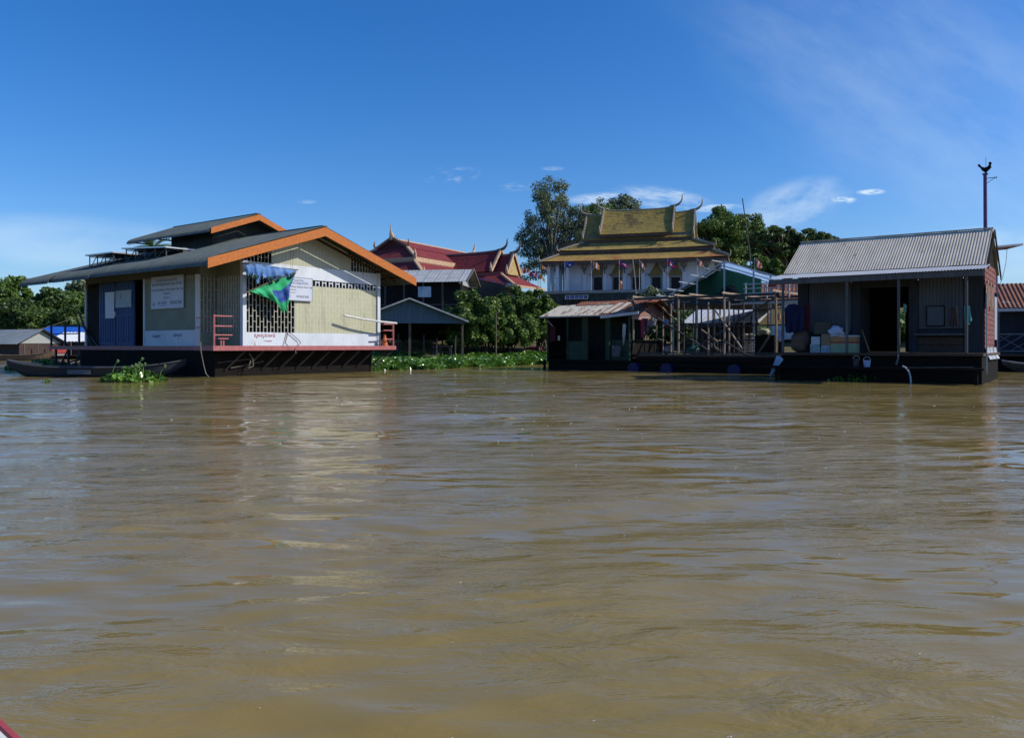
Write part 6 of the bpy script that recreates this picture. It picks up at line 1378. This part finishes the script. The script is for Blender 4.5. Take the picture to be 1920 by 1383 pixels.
bushy('dark shrub behind the white roofed hut', 1370, 60, 580, 150, 43, L_dark, nleaf=6000, ls=.2, low=.05)
bushy('dark shrub between the rusty shed and the round trees', 1045, 66, 585, 70, 44, L_dark, nleaf=4000, ls=.18, low=.05)
bushy('dense hedge like tree behind the far right house', 1880, 70, 590, 200, 45, L_dark, nleaf=6000, ls=.22, low=.05)
bushy('dark tree seen through the doorway slit of the zinc house', 1720, 62, 585, 200, 46, L_mid, nleaf=6000, ls=.2, low=.05)
bushy('dark bank tree behind the zinc house', 1600, 66, 580, 190, 47, L_dark, nleaf=6000, ls=.2, low=.05)
bushy('dark thicket behind the stilt house', 800, 68, 560, 170, 48, L_dark, nleaf=5000, ls=.22, low=.05)
bushy('dark thicket beside the red hall wing', 925, 66, 545, 130, 49, L_dark, nleaf=5000, ls=.22, low=.05)

# ================================================================ water hyacinth
L_hy = leaf_mat('hyacinth_leaves', (0.035, 0.105, 0.014), (0.20, 0.36, 0.05), .25, .25, .6, big=.6)
def hyacinth_leaves(P, size, r, tall):
    """cupped round leaves on short stalks"""
    n = len(P); az = r.uniform(0, 2 * np.pi, n); tilt = r.uniform(.15, 1.2, n)
    N = np.stack([np.cos(az) * np.sin(tilt), np.sin(az) * np.sin(tilt), np.cos(tilt)], 1)
    T = np.stack([np.cos(az) * np.cos(tilt), np.sin(az) * np.cos(tilt), -np.sin(tilt)], 1); T = -T; B = np.cross(N, T)
    s = size * r.uniform(.6, 1.3, n)[:, None]; h = (tall * r.uniform(.35, 1.1, n))
    C = P + np.array([0, 0, 1]) * h[:, None]
    ang = np.linspace(0, 2 * np.pi, 7)[:-1]
    ring = np.stack([C + T * s * np.cos(a) * 1.1 + B * s * np.sin(a) * .8 + N * s * .22 * abs(np.sin(a)) for a in ang], 1)
    V = ring.reshape(-1, 3); i = np.arange(n)[:, None] * 6
    Q = np.concatenate([np.concatenate([i + 0, i + 1, i + 2, i + 3], 1), np.concatenate([i + 3, i + 4, i + 5, i + 0], 1)])
    W = s * .10; st = np.stack([P - B * W, P + B * W, C - T * s * .7 + B * W, C - T * s * .7 - B * W], 1).reshape(-1, 3)
    Q2 = np.arange(n * 4).reshape(n, 4) + len(V)
    return np.concatenate([V, st]), np.concatenate([Q, Q2])
r = np.random.default_rng(99)
fx = [-9.5, -6.2, -4.0, -2.0, 0.0, 1.9, 3.2]; fy = [33.6, 35.0, 37.0, 40.5, 44.0, 47.5, 50]
n = 26000; X = r.uniform(-9.2, 3.0, n); f0 = np.interp(X, fx, fy) + .5 * np.sin(X * 2.1) + .3 * np.sin(X * 5.3); b0 = bank_y(X) + 1.2
Yh = f0 + (b0 - f0) * r.random(n) ** 1.35; ok = (b0 > f0)
l = np.array([LH.l((x, y, 0))[:2] for x, y in zip(X, Yh)]); ok &= ~((l[:, 0] < 8.6) & (l[:, 0] > 0) & (l[:, 1] > .6) & (l[:, 1] < 15))
pf = np.array([PF.l((x, y, 0))[:2] for x, y in zip(X, Yh)]); ok &= ~((pf[:, 0] > -.4) & (pf[:, 1] > -.3))
X, Yh = X[ok], Yh[ok]; Z = np.maximum(0, ground_z(X, Yh)) - .02
tall = .34 * np.clip((Yh - np.interp(X, fx, fy)) / 1.6 + .35, .35, 1) + .10 * np.sin(X * 1.3) * np.sin(Yh * 1.1)
V, Q = hyacinth_leaves(np.stack([X, Yh, Z], 1), .115, r, tall)
tag(np_mesh('water_hyacinth', V, Q, L_hy, smooth=True), 'broad bright green bed of water hyacinth along the bank', 'water plants', kind='stuff')
def clump(label, px, py, w_px, n, tallm, seed, size=.085, flowers=0, name='water_hyacinth', depth=.8):
    r = np.random.default_rng(seed); Y = F * H / (py - 648); c = np.array([(px - 960) / F * Y, Y]); w = w_px * Y / F / 2
    t = thing(name, label, 'water plant', (c[0], c[1], 0), 0, 'floating clumps of water hyacinth')
    a = r.uniform(0, 6.28, n); q = r.random(n) ** .6; P = np.stack([np.cos(a) * w * q, np.sin(a) * depth * q, np.zeros(n)], 1)
    V, Q = hyacinth_leaves(P, size, r, tallm * np.clip(1.25 - q, .25, 1)); np_mesh('leaves', V, Q, L_hy, t, smooth=True)
    m = MB()
    for k in range(flowers):
        x = r.uniform(-.75, .75) * w; h = tallm * r.uniform(1.1, 1.75); l_ = r.uniform(-.18, .22); y = r.uniform(-.3, .3)
        m.tube([(x, y, 0), (x + l_ * .4, y, h * .6), (x + l_, y, h)], [.014, .012, .008], 5); 
        for j in range(2): m.tube([(x + l_, y, h - .04 * j), (x + l_ + .05, y, h + .05 - .05 * j), (x + l_ + .11 - .03 * j, y, h + .03)], [.012, .03, .005], 6)
    if flowers: m.build('stalks', leaf_mat('hyacinth_stalks', (0.12, 0.22, 0.05), (0.30, 0.38, 0.14)), t)
clump('leafy hyacinth clump with tall stalks before the big house', 250, 716, 118, 420, .40, 5, .075, 9)
clump('tiny hyacinth sprig floating left of the big clump', 88, 717, 14, 22, .10, 6, .04, depth=.15)
clump('hyacinth bed behind the long dark wooden boat', 85, 693, 130, 620, .42, 7, .09, depth=1.6)
clump('sparse hyacinth against the hull of the zinc house', 1610, 715, 120, 60, .25, 8, .05, depth=.3)
p = Wp(983, 821, F * H / (821 - 648)); o = MB().grid(lambda u, v: ((u - .5) * .16, .035 * (v - .5) * 2 * math.sin(math.pi * max(.04, min(.96, u))), .02 + .02 * abs(v - .5) + .02 * u), 8, 4).build('drifting_leaf', L_hy, loc=(p.x, p.y, .02), rz=-.3, thick=.003); tag(o, 'single green leaf drifting on the open water', 'leaf')
# grass tufts on the bank, too many to count
n = 9000; X = r.uniform(-12, 6, n); Y_ = bank_y(X) + r.random(n) * 13 + .2; Z = ground_z(X, Y_)
V, Q = [], []
d = r.uniform(0, 6.28, n); hgt_ = r.uniform(.06, .2, n); P = np.stack([X, Y_, Z - .02], 1); s = np.stack([np.cos(d), np.sin(d), 0 * d], 1) * .03
tip = P + np.stack([r.normal(0, .06, n), r.normal(0, .06, n), hgt_], 1)
V = np.stack([P - s, P + s, tip + s * .2, tip - s * .2], 1).reshape(-1, 3)
tag(np_mesh('bank_grass', V, np.arange(n * 4).reshape(n, 4), leaf_mat('dry_grass', (0.10, 0.085, 0.03), (0.20, 0.17, 0.06))), 'short dry grass scattered over the brown bank', 'grass', kind='stuff')

# low far woods closing the plain behind the village
r = np.random.default_rng(321); k = 420; cx = r.uniform(-150, 150, k); cy = r.uniform(118, 150, k); tall_ = np.where((cx < -48) | (cx > 45), r.uniform(.8, 2.2, k), r.uniform(.3, 1.2, k))
V, Q = leaves(np.stack([cx, cy, ground_z(cx, cy) + tall_ * .6], 1), tall_ * .5 + .7, 16000, .42, r, .8)
tag(np_mesh('distant_woods', V, Q, L_dark), 'low dark line of distant woods behind the village', 'woods', kind='stuff')

# ================================================================ people
def person(label, loc, rz, h, shirt, legs, seed=0, skin=(0.22, 0.11, 0.06)):
    t = thing('person', label, 'person', loc, rz); k = h / 1.7; r = random.Random(seed)
    J = {'pel': (0, 0, .92), 'che': (0, -.02, 1.28), 'nek': (0, -.02, 1.46), 'hed': (0, -.04, 1.6), 'top': (0, -.03, 1.68)}
    E = [('pel', 'che'), ('che', 'nek'), ('nek', 'hed'), ('hed', 'top')]; RD = {'pel': .13, 'che': .15, 'nek': .055, 'hed': .095, 'top': .07}
    for s, n in ((-1, 'l'), (1, 'r')):
        J.update({'sh' + n: (s * .18, -.02, 1.4), 'el' + n: (s * .25, -.02, 1.13), 'wr' + n: (s * .23, -.12, .92), 'ha' + n: (s * .22, -.15, .83), 'hi' + n: (s * .09, 0, .88), 'kn' + n: (s * .10, -.03, .48), 'an' + n: (s * .10, .02, .08), 'to' + n: (s * .11, -.14, .03)})
        E += [('che', 'sh' + n), ('sh' + n, 'el' + n), ('el' + n, 'wr' + n), ('wr' + n, 'ha' + n), ('pel', 'hi' + n), ('hi' + n, 'kn' + n), ('kn' + n, 'an' + n), ('an' + n, 'to' + n)]
        RD.update({'sh' + n: .065, 'el' + n: .045, 'wr' + n: .033, 'ha' + n: .03, 'hi' + n: .095, 'kn' + n: .06, 'an' + n: .042, 'to' + n: .035})
    def skin_mesh(name, edges, m, grow=0, lift=None, seg=2):
        ks = [q for q in J if any(q in e for e in edges)]; ix = {q: i for i, q in enumerate(ks)}
        me = bpy.data.meshes.new(name); me.from_pydata([tuple(c * k for c in (lift or {}).get(q, J[q])) for q in ks], [(ix[a], ix[b_]) for a, b_ in edges], []); me.materials.append(m)
        o = bpy.data.objects.new(name, me); COL.objects.link(o); md = o.modifiers.new('Skin', 'SKIN'); me.skin_vertices.new() if not me.skin_vertices else None
        for q in ks: me.skin_vertices[0].data[ix[q]].radius = ((RD[q] + grow) * k, (RD[q] * (.8 if q in ('pel', 'che') else 1) + grow) * k)
        me.skin_vertices[0].data[ix[ks[0]]].use_root = True
        sb = o.modifiers.new('Subdivision', 'SUBSURF'); sb.levels = 1; sb.render_levels = seg; o.parent = t
        return o
    skin_mesh('body', E, mat('skin', skin, None, .6))
    skin_mesh('shirt', [e for e in E if e[0] in ('pel', 'che') and e[1] in ('che', 'shl', 'shr')] + [('shl', 'ell'), ('shr', 'elr')], shirt, .02)
    skin_mesh('trousers', [('pel', 'hil'), ('pel', 'hir'), ('hil', 'knl'), ('hir', 'knr'), ('knl', 'anl'), ('knr', 'anr')], legs, .018)
    m = MB(); m.grid(lambda u, v: (.105 * k * math.cos(u * 6.283) * math.sin(v * 1.7), (-.015 + .115 * math.sin(u * 6.283) * math.sin(v * 1.7) + .02) * k, (1.60 + .125 * math.cos(v * 1.7)) * k), 14, 7); m.build('hair', mat('black_hair', (0.012, 0.01, 0.01), None, .5), t, smooth=True)
    return t
M_wshirt = mat('white_shirt', (0.65, 0.65, 0.64), None, .8, 5); M_bluetr = mat('dark_blue_trousers', (0.02, 0.025, 0.05), None, .8)
x = Wp(762, 640, 60).x; person('person in a white shirt and dark trousers standing under the open shed', (x, 58, float(ground_z(x, 58))), .6, 1.35, M_wshirt, M_bluetr, 1)
p = TF.w(TF.hy(1164, 548, -2.4)); person('person in a pale pink shirt standing on the temple terrace', (p.x, p.y, 7.05), .3, 1.15, mat('pale_pink_shirt', (0.62, 0.38, 0.32), None, .8), mat('orange_cloth', (0.42, 0.14, 0.04), None, .8), 2)
